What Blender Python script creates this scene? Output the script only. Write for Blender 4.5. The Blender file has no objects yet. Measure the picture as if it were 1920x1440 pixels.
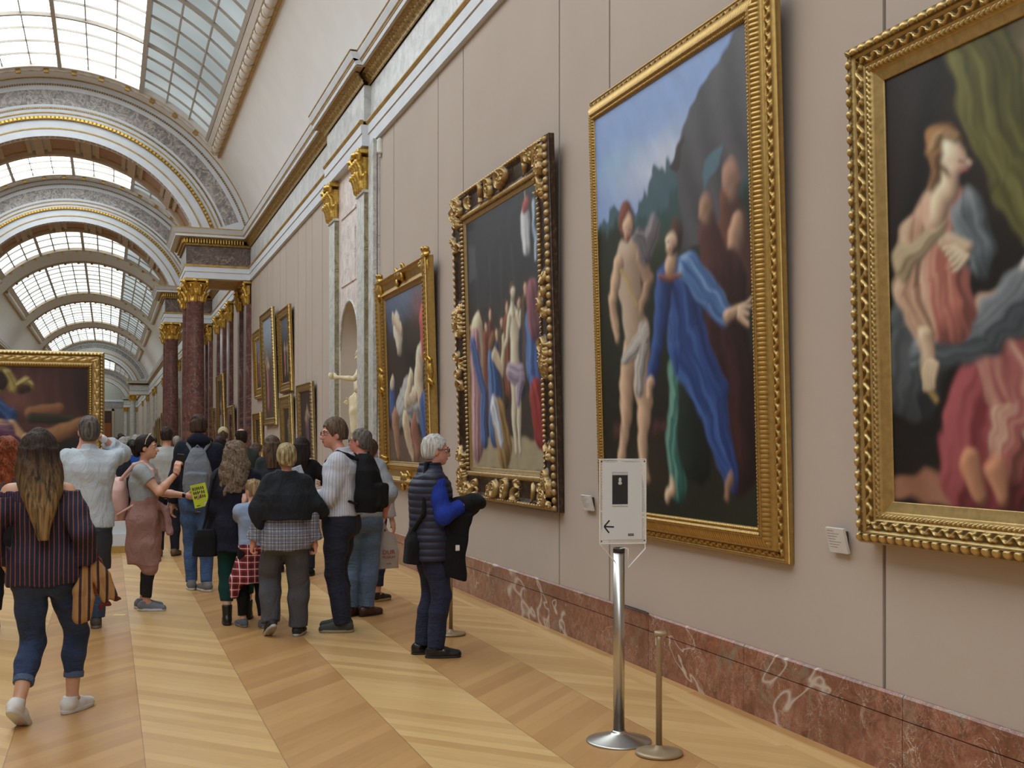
import bpy, math, random
import numpy as np
from mathutils import Vector, Matrix, Euler
PI = math.pi
SC = bpy.context.scene
COL = SC.collection
random.seed(7)
RNG = np.random.RandomState(11)

# ------------------------------------------------------------------ camera, world, exposure
cam_data = bpy.data.cameras.new('camera')
cam = bpy.data.objects.new('camera', cam_data)
COL.objects.link(cam)
cam.location = (0, 0, 1.65)
cam.rotation_euler = (PI / 2, 0, -math.radians(19.824))
cam_data.sensor_width = 36
cam_data.lens = 2100 / 1920 * 36
cam_data.shift_y = 105 / 1920
cam_data.clip_end = 400
SC.camera = cam
SC.view_settings.view_transform = 'Standard'
SC.view_settings.look = 'None'
SC.view_settings.gamma = 1
SC.view_settings.use_curve_mapping = False
SC.view_settings.exposure = 0.2
world = bpy.data.worlds.new('daylight')
SC.world = world
world.use_nodes = True
world.node_tree.nodes['Background'].inputs[0].default_value = (0.86, 0.93, 1.0, 1)
world.node_tree.nodes['Background'].inputs[1].default_value = 0.75
SC.cycles.use_denoising = True
SC.cycles.max_bounces = 6
SC.cycles.diffuse_bounces = 4
SC.cycles.glossy_bounces = 3
SC.cycles.sample_clamp_indirect = 6
SKY_STRENGTH = 3.3

# ------------------------------------------------------------------ helpers
def tag(o, label=None, cat=None, group=None, kind=None):
    if label: o['label'] = label
    if cat: o['category'] = cat
    if group: o['group'] = group
    if kind: o['kind'] = kind
    return o

def empty(name, loc=(0, 0, 0), rot=(0, 0, 0)):
    o = bpy.data.objects.new(name, None)
    o.location = loc
    o.rotation_euler = rot
    o.empty_display_size = 0.1
    COL.objects.link(o)
    return o

def link(name, me, m, parent=None, smooth=False):
    o = bpy.data.objects.new(name, me)
    COL.objects.link(o)
    if m is not None:
        for mm in (m if isinstance(m, (list, tuple)) else [m]):
            me.materials.append(mm)
    if smooth:
        me.polygons.foreach_set('use_smooth', np.ones(len(me.polygons), dtype=bool))
    if parent is not None:
        o.parent = parent
    return o

def mesh_np(name, V, F):
    """V (n,3) floats, F (m,4) or (m,3) ints or list of lists"""
    me = bpy.data.meshes.new(name)
    if isinstance(F, np.ndarray):
        k = F.shape[1]
        me.vertices.add(len(V))
        me.vertices.foreach_set('co', np.asarray(V, dtype=np.float32).ravel())
        me.loops.add(F.size)
        me.loops.foreach_set('vertex_index', F.astype(np.int32).ravel())
        me.polygons.add(len(F))
        me.polygons.foreach_set('loop_start', np.arange(0, F.size, k, dtype=np.int32))
        me.polygons.foreach_set('loop_total', np.full(len(F), k, dtype=np.int32))
        me.update(calc_edges=True)
        me.validate()
    else:
        me.from_pydata([tuple(v) for v in V], [], F)
        me.update()
    return me

class MB:
    """collects simple solids into one mesh"""
    def __init__(s): s.V = []; s.F = []
    def add(s, V, F):
        n = len(s.V); s.V += [tuple(v) for v in V]; s.F += [[i + n for i in f] for f in F]
    def box(s, x0, x1, y0, y1, z0, z1, M=None):
        V = [(x, y, z) for z in (z0, z1) for y in (y0, y1) for x in (x0, x1)]
        if M is not None: V = [M @ Vector(v) for v in V]
        s.add(V, [[0, 2, 3, 1], [4, 5, 7, 6], [0, 1, 5, 4], [2, 6, 7, 3], [0, 4, 6, 2], [1, 3, 7, 5]])
    def prism(s, prof, y0, y1):
        """closed profile of (x,z) extruded in y"""
        n = len(prof)
        V = [(x, y0, z) for x, z in prof] + [(x, y1, z) for x, z in prof]
        F = [[i, (i + 1) % n, n + (i + 1) % n, n + i] for i in range(n)]
        F += [list(range(n))[::-1], list(range(n, 2 * n))]
        s.add(V, F)
    def lathe(s, prof, c=(0, 0, 0), n=32, M=None):
        V = []; F = []
        for r, z in prof:
            for k in range(n):
                a = 2 * PI * k / n
                V.append(Vector((c[0] + r * math.cos(a), c[1] + r * math.sin(a), c[2] + z)))
        if M is not None: V = [M @ v for v in V]
        for i in range(len(prof) - 1):
            for k in range(n):
                F.append([i * n + k, i * n + (k + 1) % n, (i + 1) * n + (k + 1) % n, (i + 1) * n + k])
        F.append(list(range(n))[::-1]); m = (len(prof) - 1) * n; F.append([m + k for k in range(n)])
        s.add(V, F)
    def tube(s, pts, r, n=8):
        pts = [Vector(p) for p in pts]; V = []; F = []
        for i, p in enumerate(pts):
            d = (pts[min(i + 1, len(pts) - 1)] - pts[max(i - 1, 0)]).normalized()
            a = d.cross(Vector((0, 0, 1)));
            if a.length < 1e-3: a = d.cross(Vector((1, 0, 0)))
            a.normalize(); b = d.cross(a)
            rr = r[i] if isinstance(r, (list, tuple)) else r
            for k in range(n):
                t = 2 * PI * k / n
                V.append(p + a * rr * math.cos(t) + b * rr * math.sin(t))
        for i in range(len(pts) - 1):
            for k in range(n):
                F.append([i * n + k, i * n + (k + 1) % n, (i + 1) * n + (k + 1) % n, (i + 1) * n + k])
        F.append(list(range(n))[::-1]); m = (len(pts) - 1) * n; F.append([m + k for k in range(n)])
        s.add(V, F)
    def arcbox(s, cx, cz, r0, r1, a0, a1, y0, y1, n=24):
        """curved box: angles in radians measured from +x, in the xz plane"""
        V = []; F = []
        for i in range(n + 1):
            a = a0 + (a1 - a0) * i / n
            c, q = math.cos(a), math.sin(a)
            V += [(cx + r0 * c, y0, cz + r0 * q), (cx + r1 * c, y0, cz + r1 * q), (cx + r1 * c, y1, cz + r1 * q), (cx + r0 * c, y1, cz + r0 * q)]
        for i in range(n):
            for k in range(4):
                F.append([4 * i + k, 4 * i + (k + 1) % 4, 4 * i + 4 + (k + 1) % 4, 4 * i + 4 + k])
        F.append([3, 2, 1, 0]); F.append([4 * n + k for k in range(4)])
        s.add(V, F)
    def build(s, name, m, parent=None, smooth=False, kind=None):
        me = bpy.data.meshes.new(name); me.from_pydata(s.V, [], s.F)
        me.update()
        o = link(name, me, m, parent, smooth)
        if kind: o['kind'] = kind
        return o

# ------------------------------------------------------------------ materials
class N:
    """tiny node-tree writer"""
    def __init__(s, name):
        s.m = bpy.data.materials.new(name); s.m.use_nodes = True
        s.t = s.m.node_tree; s.b = s.t.nodes['Principled BSDF']; s.out = s.t.nodes['Material Output']
    def n(s, typ, ins=None, **kw):
        nd = s.t.nodes.new(typ)
        for k, v in kw.items(): setattr(nd, k, v)
        for k, v in (ins or {}).items():
            s.set(nd.inputs[k], v)
        return nd
    def set(s, sock, v):
        if isinstance(v, bpy.types.NodeSocket): s.t.links.new(v, sock)
        elif isinstance(v, bpy.types.Node): s.t.links.new(v.outputs[0], sock)
        else:
            if isinstance(v, (tuple, list)) and len(v) == 3 and len(sock.default_value) == 4: v = (*v, 1)
            sock.default_value = v
    def math(s, op, a, b=0.0, c=None):
        nd = s.n('ShaderNodeMath', operation=op); s.set(nd.inputs[0], a); s.set(nd.inputs[1], b)
        if c is not None: s.set(nd.inputs[2], c)
        return nd.outputs[0]
    def ramp(s, fac, stops, interp='LINEAR'):
        nd = s.n('ShaderNodeValToRGB'); s.set(nd.inputs[0], fac); cr = nd.color_ramp; cr.interpolation = interp
        while len(cr.elements) < len(stops): cr.elements.new(0.5)
        for e, (p, c) in zip(cr.elements, stops): e.position = p; e.color = (*c, 1)
        return nd.outputs[0]
    def mix(s, fac, a, b, blend='MIX'):
        nd = s.n('ShaderNodeMix', data_type='RGBA', blend_type=blend)
        s.set(nd.inputs[0], fac); s.set(nd.inputs[6], a); s.set(nd.inputs[7], b)
        return nd.outputs[2]
    def coord(s, which='Object', scale=None):
        tc = s.n('ShaderNodeTexCoord'); o = tc.outputs[which]
        if scale is not None:
            mp = s.n('ShaderNodeMapping'); s.set(mp.inputs[0], o); mp.inputs['Scale'].default_value = scale; o = mp.outputs[0]
        return o
    def noise(s, vec, scale=5, detail=4, rough=.55, dist=0.0, out=0):
        nd = s.n('ShaderNodeTexNoise'); s.set(nd.inputs['Vector'], vec)
        nd.inputs['Scale'].default_value = scale; nd.inputs['Detail'].default_value = detail
        nd.inputs['Roughness'].default_value = rough; nd.inputs['Distortion'].default_value = dist
        return nd.outputs[out]
    def bump(s, h, strength=.3, dist=.01):
        nd = s.n('ShaderNodeBump'); s.set(nd.inputs['Height'], h)
        nd.inputs['Strength'].default_value = strength; nd.inputs['Distance'].default_value = dist
        s.set(s.b.inputs['Normal'], nd.outputs[0])
    def done(s, color=None, rough=None, metal=None, **kw):
        if color is not None: s.set(s.b.inputs['Base Color'], color)
        if rough is not None: s.set(s.b.inputs['Roughness'], rough)
        if metal is not None: s.set(s.b.inputs['Metallic'], metal)
        for k, v in kw.items(): s.set(s.b.inputs[k.replace('_', ' ')], v)
        return s.m

def srgb(r, g, b):
    f = lambda c: (c / 255 / 12.92) if c <= 10 else ((c / 255 + .055) / 1.055) ** 2.4
    return (f(r), f(g), f(b))

_mc = {}
def plain(name, color, rough=.6, metal=0.0, var=.12, scale=8, bump=0.0, bscale=40):
    key = (name, color)
    if key in _mc: return _mc[key]
    n = N(name); v = n.coord()
    f = n.noise(v, scale, 3)
    lo = tuple(c * (1 - var) for c in color); hi = tuple(min(1, c * (1 + var)) for c in color)
    n.done(n.ramp(f, [(.3, lo), (.7, hi)]), rough, metal)
    if bump: n.bump(n.noise(v, bscale, 4), bump, .01)
    _mc[key] = n.m
    return n.m

def cloth(name, color, rough=.9, fold=.5, weave=300, var=.06, fscale=7, stretch=(1, 1, .6)):
    n = N(name); v = n.coord(); vs = n.coord('Object', stretch)
    f = n.noise(vs, fscale, 4, .55, .6); w = n.noise(v, weave, 1)
    lo = tuple(c * (1 - var) for c in color); hi = tuple(min(1, c * (1 + var)) for c in color)
    h = n.math('ADD', f, n.math('MULTIPLY', w, .03))
    n.bump(h, fold, .06)
    return n.done(n.ramp(n.noise(v, 12, 3), [(.3, lo), (.7, hi)]), rough, 0, Specular_IOR_Level=.25)

def gold(name='gilding', color=(.62, .38, .085), rough=.38, dirt=.55, metal=.85, scale=30):
    n = N(name); v = n.coord(); f = n.noise(v, scale, 4, .6)
    d = tuple(c * (1 - dirt) for c in color)
    n.bump(n.noise(v, 90, 3), .25, .004)
    return n.done(n.ramp(f, [(.32, d), (.62, color)]), rough, metal)

def marble(name, base, dark, vein, scale=1.6, vein_w=.03, rough=.3, veinscale=1.5, mottling=5):
    n = N(name); v = n.coord()
    f = n.noise(v, scale * 2, 6, .62, 1.2)
    m2 = n.noise(v, scale * mottling, 5, .6, .5)
    c = n.ramp(f, [(.3, dark), (.55, base), (.75, tuple(min(1, x * 1.15) for x in base))])
    c = n.mix(n.ramp(m2, [(.45, (0, 0, 0)), (.65, (.6, .6, .6))]), c, tuple(x * .7 for x in dark))
    vn = n.noise(v, veinscale, 5, .6, 2.2)
    a = n.math('ABSOLUTE', n.math('SUBTRACT', vn, .5))
    msk = n.ramp(a, [(0, (1, 1, 1)), (vein_w, (0, 0, 0))])
    c = n.mix(msk, c, vein)
    return n.done(c, rough)

GOLD = gold(); GOLD_DK = gold('dark_gilding', (.40, .24, .07), .45, .7, .75); GOLD_BR = gold('bright_gilding', (.75, .48, .11), .33, .45, .85)
GOLD_EGG = gold('old_gilding', (.42, .27, .09), .45, .6, .5, 20)
GOLD_PAINT = gold('gold_paint', (.50, .31, .085), .5, .35, .35, 6)
CREAM = plain('cream_plaster', srgb(223, 221, 220), .85, var=.03, scale=1.5)
STONE = plain('white_stone', srgb(206, 211, 217), .6, var=.05, scale=3)
TRIMW = plain('painted_white_moulding', srgb(205, 198, 190), .6, var=.05, scale=4)
BEIGE = plain('beige_plaster', srgb(186, 166, 146), .7, var=.05, scale=4)
SOFFITM = plain('brown_soffit_paint', srgb(158, 130, 92), .7, var=.05)
WHITE_MARBLE = marble('white_marble', srgb(206, 206, 206), srgb(188, 190, 192), srgb(158, 163, 166), 1.0, .012, .35, 1.1)
PALE_MARBLE = marble('pale_veined_marble', srgb(206, 206, 203), srgb(188, 190, 186), srgb(164, 168, 164), 2, .03, .35, 1.5)
PINK_MARBLE = marble('pale_pink_marble', srgb(226, 216, 212), srgb(212, 200, 196), srgb(170, 150, 146), 1, .012, .4, 1)
GREEN_MARBLE = marble('greenish_marble', srgb(160, 152, 122), srgb(128, 122, 92), srgb(110, 100, 76), 2, .03, .35, 2)
GREY_BRECCIA = marble('grey_breccia_marble', srgb(150, 144, 140), srgb(108, 104, 102), srgb(188, 182, 176), 2.2, .05, .4, 3, 3)
BROWN_MARBLE = marble('brown_marble', srgb(106, 88, 80), srgb(74, 60, 56), srgb(150, 134, 124), 1.6, .015, .35, 1.5)
RED_COL = marble('dark_red_marble', srgb(112, 74, 68), srgb(88, 56, 54), srgb(150, 122, 114), 1.2, .012, .3, 1.1)
DARKGAP = plain('dark_gap', srgb(48, 38, 34), .9, var=.05)

def wall_material():
    n = N('mauve_wall_fabric'); v = n.coord('Object')
    f = n.noise(v, .6, 3); w = n.noise(v, 160, 2)
    n.bump(w, .12, .002)
    return n.done(n.ramp(f, [(.3, srgb(176, 162, 151)), (.7, srgb(183, 169, 158))]), .9)
WALLM = wall_material()

def red_baseboard_material():
    n = N('red_veined_marble'); v = n.coord()
    f = n.noise(v, 7, 8, .7, 1.8); p = n.noise(v, 3.1, 7, .66, 1.4); q = n.noise(v, 1.3, 3, .5, .6)
    c = n.ramp(f, [(.28, srgb(92, 58, 46)), (.44, srgb(128, 80, 62)), (.56, srgb(148, 98, 78)), (.72, srgb(170, 128, 106))])
    c = n.mix(n.ramp(p, [(.53, (0, 0, 0)), (.62, (.8, .8, .8))]), c, srgb(134, 116, 98))
    c = n.mix(n.ramp(q, [(.40, (.45, .45, .45)), (.5, (0, 0, 0))]), c, srgb(104, 62, 50))
    for sc, w, col, amt in ((3.5, .008, srgb(208, 192, 176), 1), (8, .012, srgb(196, 170, 152), .9), (15, .018, srgb(184, 152, 134), .6)):
        a = n.math('ABSOLUTE', n.math('SUBTRACT', n.noise(v, sc, 5, .65, 2.4), .5))
        m = n.ramp(a, [(0, (amt,) * 3), (w, (0, 0, 0))])
        k = n.ramp(n.noise(v, sc * .5 + 1, 3), [(.45, (0, 0, 0)), (.6, (1, 1, 1))])
        c = n.mix(n.math('MULTIPLY', m, k), c, col)
    big = n.math('ABSOLUTE', n.math('SUBTRACT', n.noise(v, .5, 4, .55, 1.0), .60))
    c = n.mix(n.ramp(big, [(0, (.8,) * 3), (.003, (.5,) * 3), (.005, (0, 0, 0))]), c, srgb(204, 192, 180))
    return n.done(c, .3)
REDM = red_baseboard_material()

def parquet_material():
    n = N('oak_chevron_parquet'); v = n.coord('Object')
    s = n.n('ShaderNodeSeparateXYZ', {0: v}); x, y = s.outputs[0], s.outputs[1]
    W = .678
    xb = n.math('DIVIDE', n.math('SUBTRACT', x, .178), W)
    bi = n.math('FLOOR', xb); fx = n.math('SUBTRACT', xb, bi)
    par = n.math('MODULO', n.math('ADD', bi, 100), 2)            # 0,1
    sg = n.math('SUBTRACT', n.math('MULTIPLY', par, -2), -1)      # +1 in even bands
    t = n.math('ADD', y, n.math('MULTIPLY', n.math('MULTIPLY', fx, W * 1.05), sg))
    al = n.math('SUBTRACT', n.math('MULTIPLY', fx, W), n.math('MULTIPLY', y, sg))
    border = n.math('GREATER_THAN', x, 3.39)
    mixf = lambda a, b: n.math('ADD', n.math('MULTIPLY', a, n.math('SUBTRACT', 1, border)), n.math('MULTIPLY', b, border))
    t = mixf(t, n.math('MULTIPLY', x, 1.4))
    al = mixf(al, y)
    ti = n.math('DIVIDE', t, .142)
    si = n.math('FLOOR', ti); ft = n.math('SUBTRACT', ti, si)
    cmb = n.n('ShaderNodeCombineXYZ', {0: si, 1: mixf(bi, n.math('FLOOR', n.math('DIVIDE', y, 1.3))), 2: 3.3})
    wn = n.n('ShaderNodeTexWhiteNoise', {0: cmb}, noise_dimensions='3D')
    r = wn.outputs[0]
    g = n.n('ShaderNodeCombineXYZ', {0: n.math('MULTIPLY', t, 60), 1: n.math('MULTIPLY', al, 3.0), 2: n.math('MULTIPLY', r, 37)})
    grain = n.noise(g, 1.0, 4, .6, .3)
    lo = n.mix(par, srgb(192, 152, 98), srgb(176, 130, 80))  # alternate bands lighter and darker: slat-direction sheen painted into the colour
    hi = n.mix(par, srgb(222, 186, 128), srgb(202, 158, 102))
    big = n.noise(v, .9, 2)
    k = n.math('ADD', n.math('MULTIPLY', r, .75), n.math('MULTIPLY', n.math('SUBTRACT', grain, .5), .9))
    k = n.math('ADD', k, n.math('MULTIPLY', n.math('SUBTRACT', big, .5), .5))
    kc = n.n('ShaderNodeClamp', {0: k})
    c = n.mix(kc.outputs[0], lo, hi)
    # joints
    e1 = n.math('LESS_THAN', n.math('MINIMUM', ft, n.math('SUBTRACT', 1, ft)), .012)
    e2 = n.math('LESS_THAN', n.math('MINIMUM', fx, n.math('SUBTRACT', 1, fx)), .0035)
    e2 = n.math('MULTIPLY', e2, n.math('SUBTRACT', 1, border))
    c = n.mix(n.math('MULTIPLY', n.math('MAXIMUM', n.math('MULTIPLY', e1, .5), e2), .55), c, srgb(96, 62, 34))
    rg = n.math('ADD', .27, n.math('MULTIPLY', grain, .12))
    n.bump(grain, .04, .003)
    return n.done(c, rg, 0, Specular_IOR_Level=.5)
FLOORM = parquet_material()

def glass_material(name, col, strength):
    n = N(name); v = n.coord('Object', (1, 1, 1))
    f = n.noise(v, .35, 2)
    em = n.n('ShaderNodeEmission', {0: n.mix(n.ramp(f, [(.35, (0, 0, 0)), (.65, (1, 1, 1))]), tuple(c * .78 for c in col), tuple(c * 1.22 for c in col)), 1: strength})
    n.t.links.new(em.outputs[0], n.out.inputs[0])
    return n.m
PANE_BRIGHT = glass_material('daylit_frosted_glass', (.90, .97, 1.0), SKY_STRENGTH)
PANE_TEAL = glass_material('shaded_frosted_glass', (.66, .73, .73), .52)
PANE_FAR = glass_material('distant_daylit_glass', (.82, .93, .94), 2.0)
BARM = plain('grey_glazing_bar', srgb(172, 163, 152), .6, var=.05)

# ------------------------------------------------------------------ gallery constants
XC, ZC, R0 = -1.13, 5.9, 5.05           # vault axis and radius
WX = 3.66                               # right wall fabric face
mx = lambda x: 2 * XC - x               # mirror a right-hand x to the left side
Y_END = 166.0
ARCHES = [(31.0, 33.2), (42.9, 45.1), (112.0, 114.2), (155.5, 157.5)]
SKY = [(-12.0, 30.08, 'near'), (33.9, 42.1, 'near'), (46.0, 58.6, 'far'), (62.6, 75.7, 'far'), (80.4, 94.0, 'far'), (98.8, 111.2, 'far'), (116, 131, 'far'), (135, 154, 'far'), (158.2, 165.3, 'far')]

# ------------------------------------------------------------------ floor
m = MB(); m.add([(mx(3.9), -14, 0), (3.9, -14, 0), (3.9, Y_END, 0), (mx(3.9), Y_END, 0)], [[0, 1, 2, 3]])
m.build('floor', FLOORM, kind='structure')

# ------------------------------------------------------------------ right wall: fabric panels with narrow gaps, dark backing
seams = [-10, -7.5, -5, -2.4, .2, 1.9, 4.65, 7.92, 8.95, 11.73, 12.72, 14.9]
seams2 = [19.25, 20.3, 21.4, 22.1, 23.1, 24.7, 25.6, 26.8, 27.8, 29.2, 30.4]
for side, f in (('right', lambda x: x), ('left', mx)):
    root = empty('wall_' + side); root['kind'] = 'structure'
    m = MB()
    def fpanel(y0, y1, z0=.40, z1=6.05, g=.013):
        a, b = sorted((f(WX), f(WX + .03)))
        m.box(a, b, y0 + g, y1 - g, z0, z1)
    S = [-13] + seams + [15.72]
    for a, b in zip(S, S[1:]): fpanel(a, b)
    S = seams2 + [31.0]
    for a, b in zip(S, S[1:]): fpanel(a, b)
    ys = 31.0
    while ys < Y_END:
        fpanel(ys, min(ys + 1.45, Y_END)); ys += 1.45
    m.build('fabric_panel', WALLM, root, kind=None)
    m = MB()
    a, b = sorted((f(WX + .022), f(WX + .4)))
    # backing with the niche left open on the right side
    if side == 'right':
        m.box(a, b, -13, 16.9, 0, 7.3); m.box(a, b, 18.45, Y_END, 0, 7.3); m.box(a, b, 16.9, 18.45, 5.0, 7.3); m.box(a, b, 16.9, 18.45, 0, 1.0)
    else:
        m.box(a, b, -13, Y_END, 0, 7.3)
    m.build('wall_backing', DARKGAP, root)

    # baseboard: marble slabs with a groove and joints
    root = empty('baseboard_' + side); root['kind'] = 'structure'
    joints = [-13, -9, -5, -2.2, .3, 1.7, 3.1, 4.49, 5.94, 7.22, 9.8, 12.4, 15.0, 15.75]
    m = MB()
    def slab(y0, y1, mm):
        g = .0025
        a, b = sorted((f(3.64), f(3.70)))
        mm.box(a, b, y0 + g, y1 - g, 0, .281); 
        a, b = sorted((f(3.642), f(3.70)))
        mm.box(a, b, y0 + g, y1 - g, .286, .392)
        # bevelled top edge
        pr = [(f(3.642), .392), (f(3.652), .405), (f(3.70), .405), (f(3.70), .392)]
        mm.prism(pr, y0 + g, y1 - g)
    for a, b in zip(joints, joints[1:]): slab(a, b, m)
    y = 19.2
    while y < Y_END:
        e = min(y + 1.9, Y_END); slab(y, e, m); y = e
    m.build('marble_slab', REDM, root)

# ------------------------------------------------------------------ entablature along the walls
def ent(profile_off, y0, y1, f, root, ov=0.0):
    o = profile_off
    P = lambda pts: [(f(x + o), z) for x, z in pts]
    w = MB()
    w.prism(P([(3.60, 5.97), (3.60, 6.14), (3.585, 6.145), (3.585, 6.28), (3.9, 6.28), (3.9, 5.97)]), y0, y1)
    w.prism(P([(3.44, 7.04), (3.43, 7.10), (3.42, 7.10), (3.37, 7.22), (3.37, 7.25), (3.95, 7.25), (3.95, 7.04)]), y0 - ov, y1 + ov)
    w.build('cornice_moulding', STONE, root)
    g = MB()
    g.prism(P([(3.575, 6.28), (3.555, 6.31), (3.57, 6.345), (3.62, 6.35), (3.62, 6.28)]), y0, y1)
    g.prism(P([(3.425, 7.095), (3.40, 7.13), (3.42, 7.14), (3.5, 7.12)]), y0 - ov, y1 + ov)
    g.prism(P([(3.365, 7.235), (3.355, 7.25), (3.365, 7.262), (3.5, 7.262), (3.5, 7.235)]), y0 - ov, y1 + ov)
    g.prism(P([(3.597, 6.135), (3.592, 6.148), (3.61, 6.15)]), y0, y1)
    g.build('gilt_line', GOLD_PAINT, root)
    fr = MB(); fr.prism(P([(3.63, 6.33), (3.63, 6.86), (3.9, 6.86), (3.9, 6.33)]), y0, y1)
    fr.build('marble_frieze', WHITE_MARBLE, root)
    s = MB(); s.prism(P([(3.46, 7.02), (3.46, 7.05), (3.9, 7.05), (3.9, 7.02)]), y0 - ov, y1 + ov)
    s.build('soffit', SOFFITM, root)
    # egg band with modulated relief
    per = .12; far = y0 > 30
    n = max(4, int((y1 - y0) / per) * (4 if far else 8)) if y1 - y0 < 60 else 600
    ys = np.linspace(y0 - ov * .3, y1 + ov * .3, n)
    prof = [(3.61, 6.86), (3.585, 6.885), (3.60, 6.90), (3.56, 6.93), (3.53, 6.965), (3.535, 6.99), (3.49, 7.0), (3.48, 7.03)]
    V = []
    for yy in ys:
        md = .5 + .5 * math.cos(2 * PI * yy / per)
        for i, (x, z) in enumerate(prof):
            amp = (.0, .012, 0, .022, .03, .02, .014, .0)[i]
            V.append((f(x + o + amp * (1 - md) - amp * .3), yy, z))
    V = np.array(V); k = len(prof)
    F = np.array([[i * k + j, i * k + j + 1, (i + 1) * k + j + 1, (i + 1) * k + j] for i in range(n - 1) for j in range(k - 1)])
    link('egg_band', mesh_np('egg_band', V, F), GOLD_EGG, root)

def bay(y0, y1, side, f, off=0.0, idx=[0]):
    idx[0] += 1
    root = empty('trim_%d' % idx[0]); root['kind'] = 'structure'
    ent(off, y0, y1, f, root, .30 if off else 0.0)
for side, f in (('right', lambda x: x), ('left', mx)):
    bay(-13, 16.2, side, f); bay(16.2, 19.15, side, f, -.10); bay(19.15, 31.0, side, f)
    bay(33.2, 42.9, side, f); bay(45.1, 112, side, f); bay(114.2, 155.5, side, f); bay(157.5, Y_END, side, f)

# ------------------------------------------------------------------ vault and skylights
def arcsurf(mb, r, a0, a1, y0, y1, n=40):
    V = []; F = []
    for i in range(n + 1):
        a = a0 + (a1 - a0) * i / n
        V += [(XC + r * math.cos(a), y0, ZC + r * math.sin(a)), (XC + r * math.cos(a), y1, ZC + r * math.sin(a))]
    for i in range(n): F.append([2 * i, 2 * i + 1, 2 * i + 3, 2 * i + 2])
    mb.add(V, F)
A_LOW = math.asin((7.25 - ZC) / R0); D = math.radians
SA = D(41.4)                                     # skylight opening edge
vault = MB()
arcsurf(vault, R0, A_LOW, SA, -13, Y_END, 12)
arcsurf(vault, R0, PI - SA, PI - A_LOW, -13, Y_END, 12)
prev = -13
for y0, y1, _ in SKY + [(Y_END, Y_END, '')]:
    if y0 > prev: arcsurf(vault, R0, SA, PI - SA, prev, y0, 40)
    prev = y1
vault.build('ceiling', CREAM, kind='structure', smooth=True)

def leafroll(y0, y1, a0, a1, axis, name, root, m, far):
    """ornamental roll: along y at a fixed angle, or along the arc at a fixed y"""
    V = []; k = 9; wd = .15 if axis != 'y' else .24; hs = 1 if axis != 'y' else 1.5
    L = (y1 - y0) if axis == 'y' else R0 * abs(a1 - a0)
    n = int(min(900, max(24, L / (.2 if far else .035))))
    for i in range(n + 1):
        t = i / n; s = t * L
        md = .5 + .5 * math.cos(2 * PI * s / .3)
        for j in range(k):
            q = PI * j / (k - 1)
            h = hs * math.sin(q) * (.075 + .028 * md * abs(math.sin(2 * q)) + .012 * md)
            w = -math.cos(q) * wd * .5
            if axis == 'y':
                a = a0 + w / R0; y = y0 + s; r = R0 - h
            else:
                a = a0 + (a1 - a0) * t; y = y0 + w; r = R0 - h
            V.append((XC + r * math.cos(a), y, ZC + r * math.sin(a)))
    V = np.array(V)
    F = np.array([[i * k + j, i * k + j + 1, (i + 1) * k + j + 1, (i + 1) * k + j] for i in range(n) for j in range(k - 1)])
    link(name, mesh_np(name, V, F), m, root, True)

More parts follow.
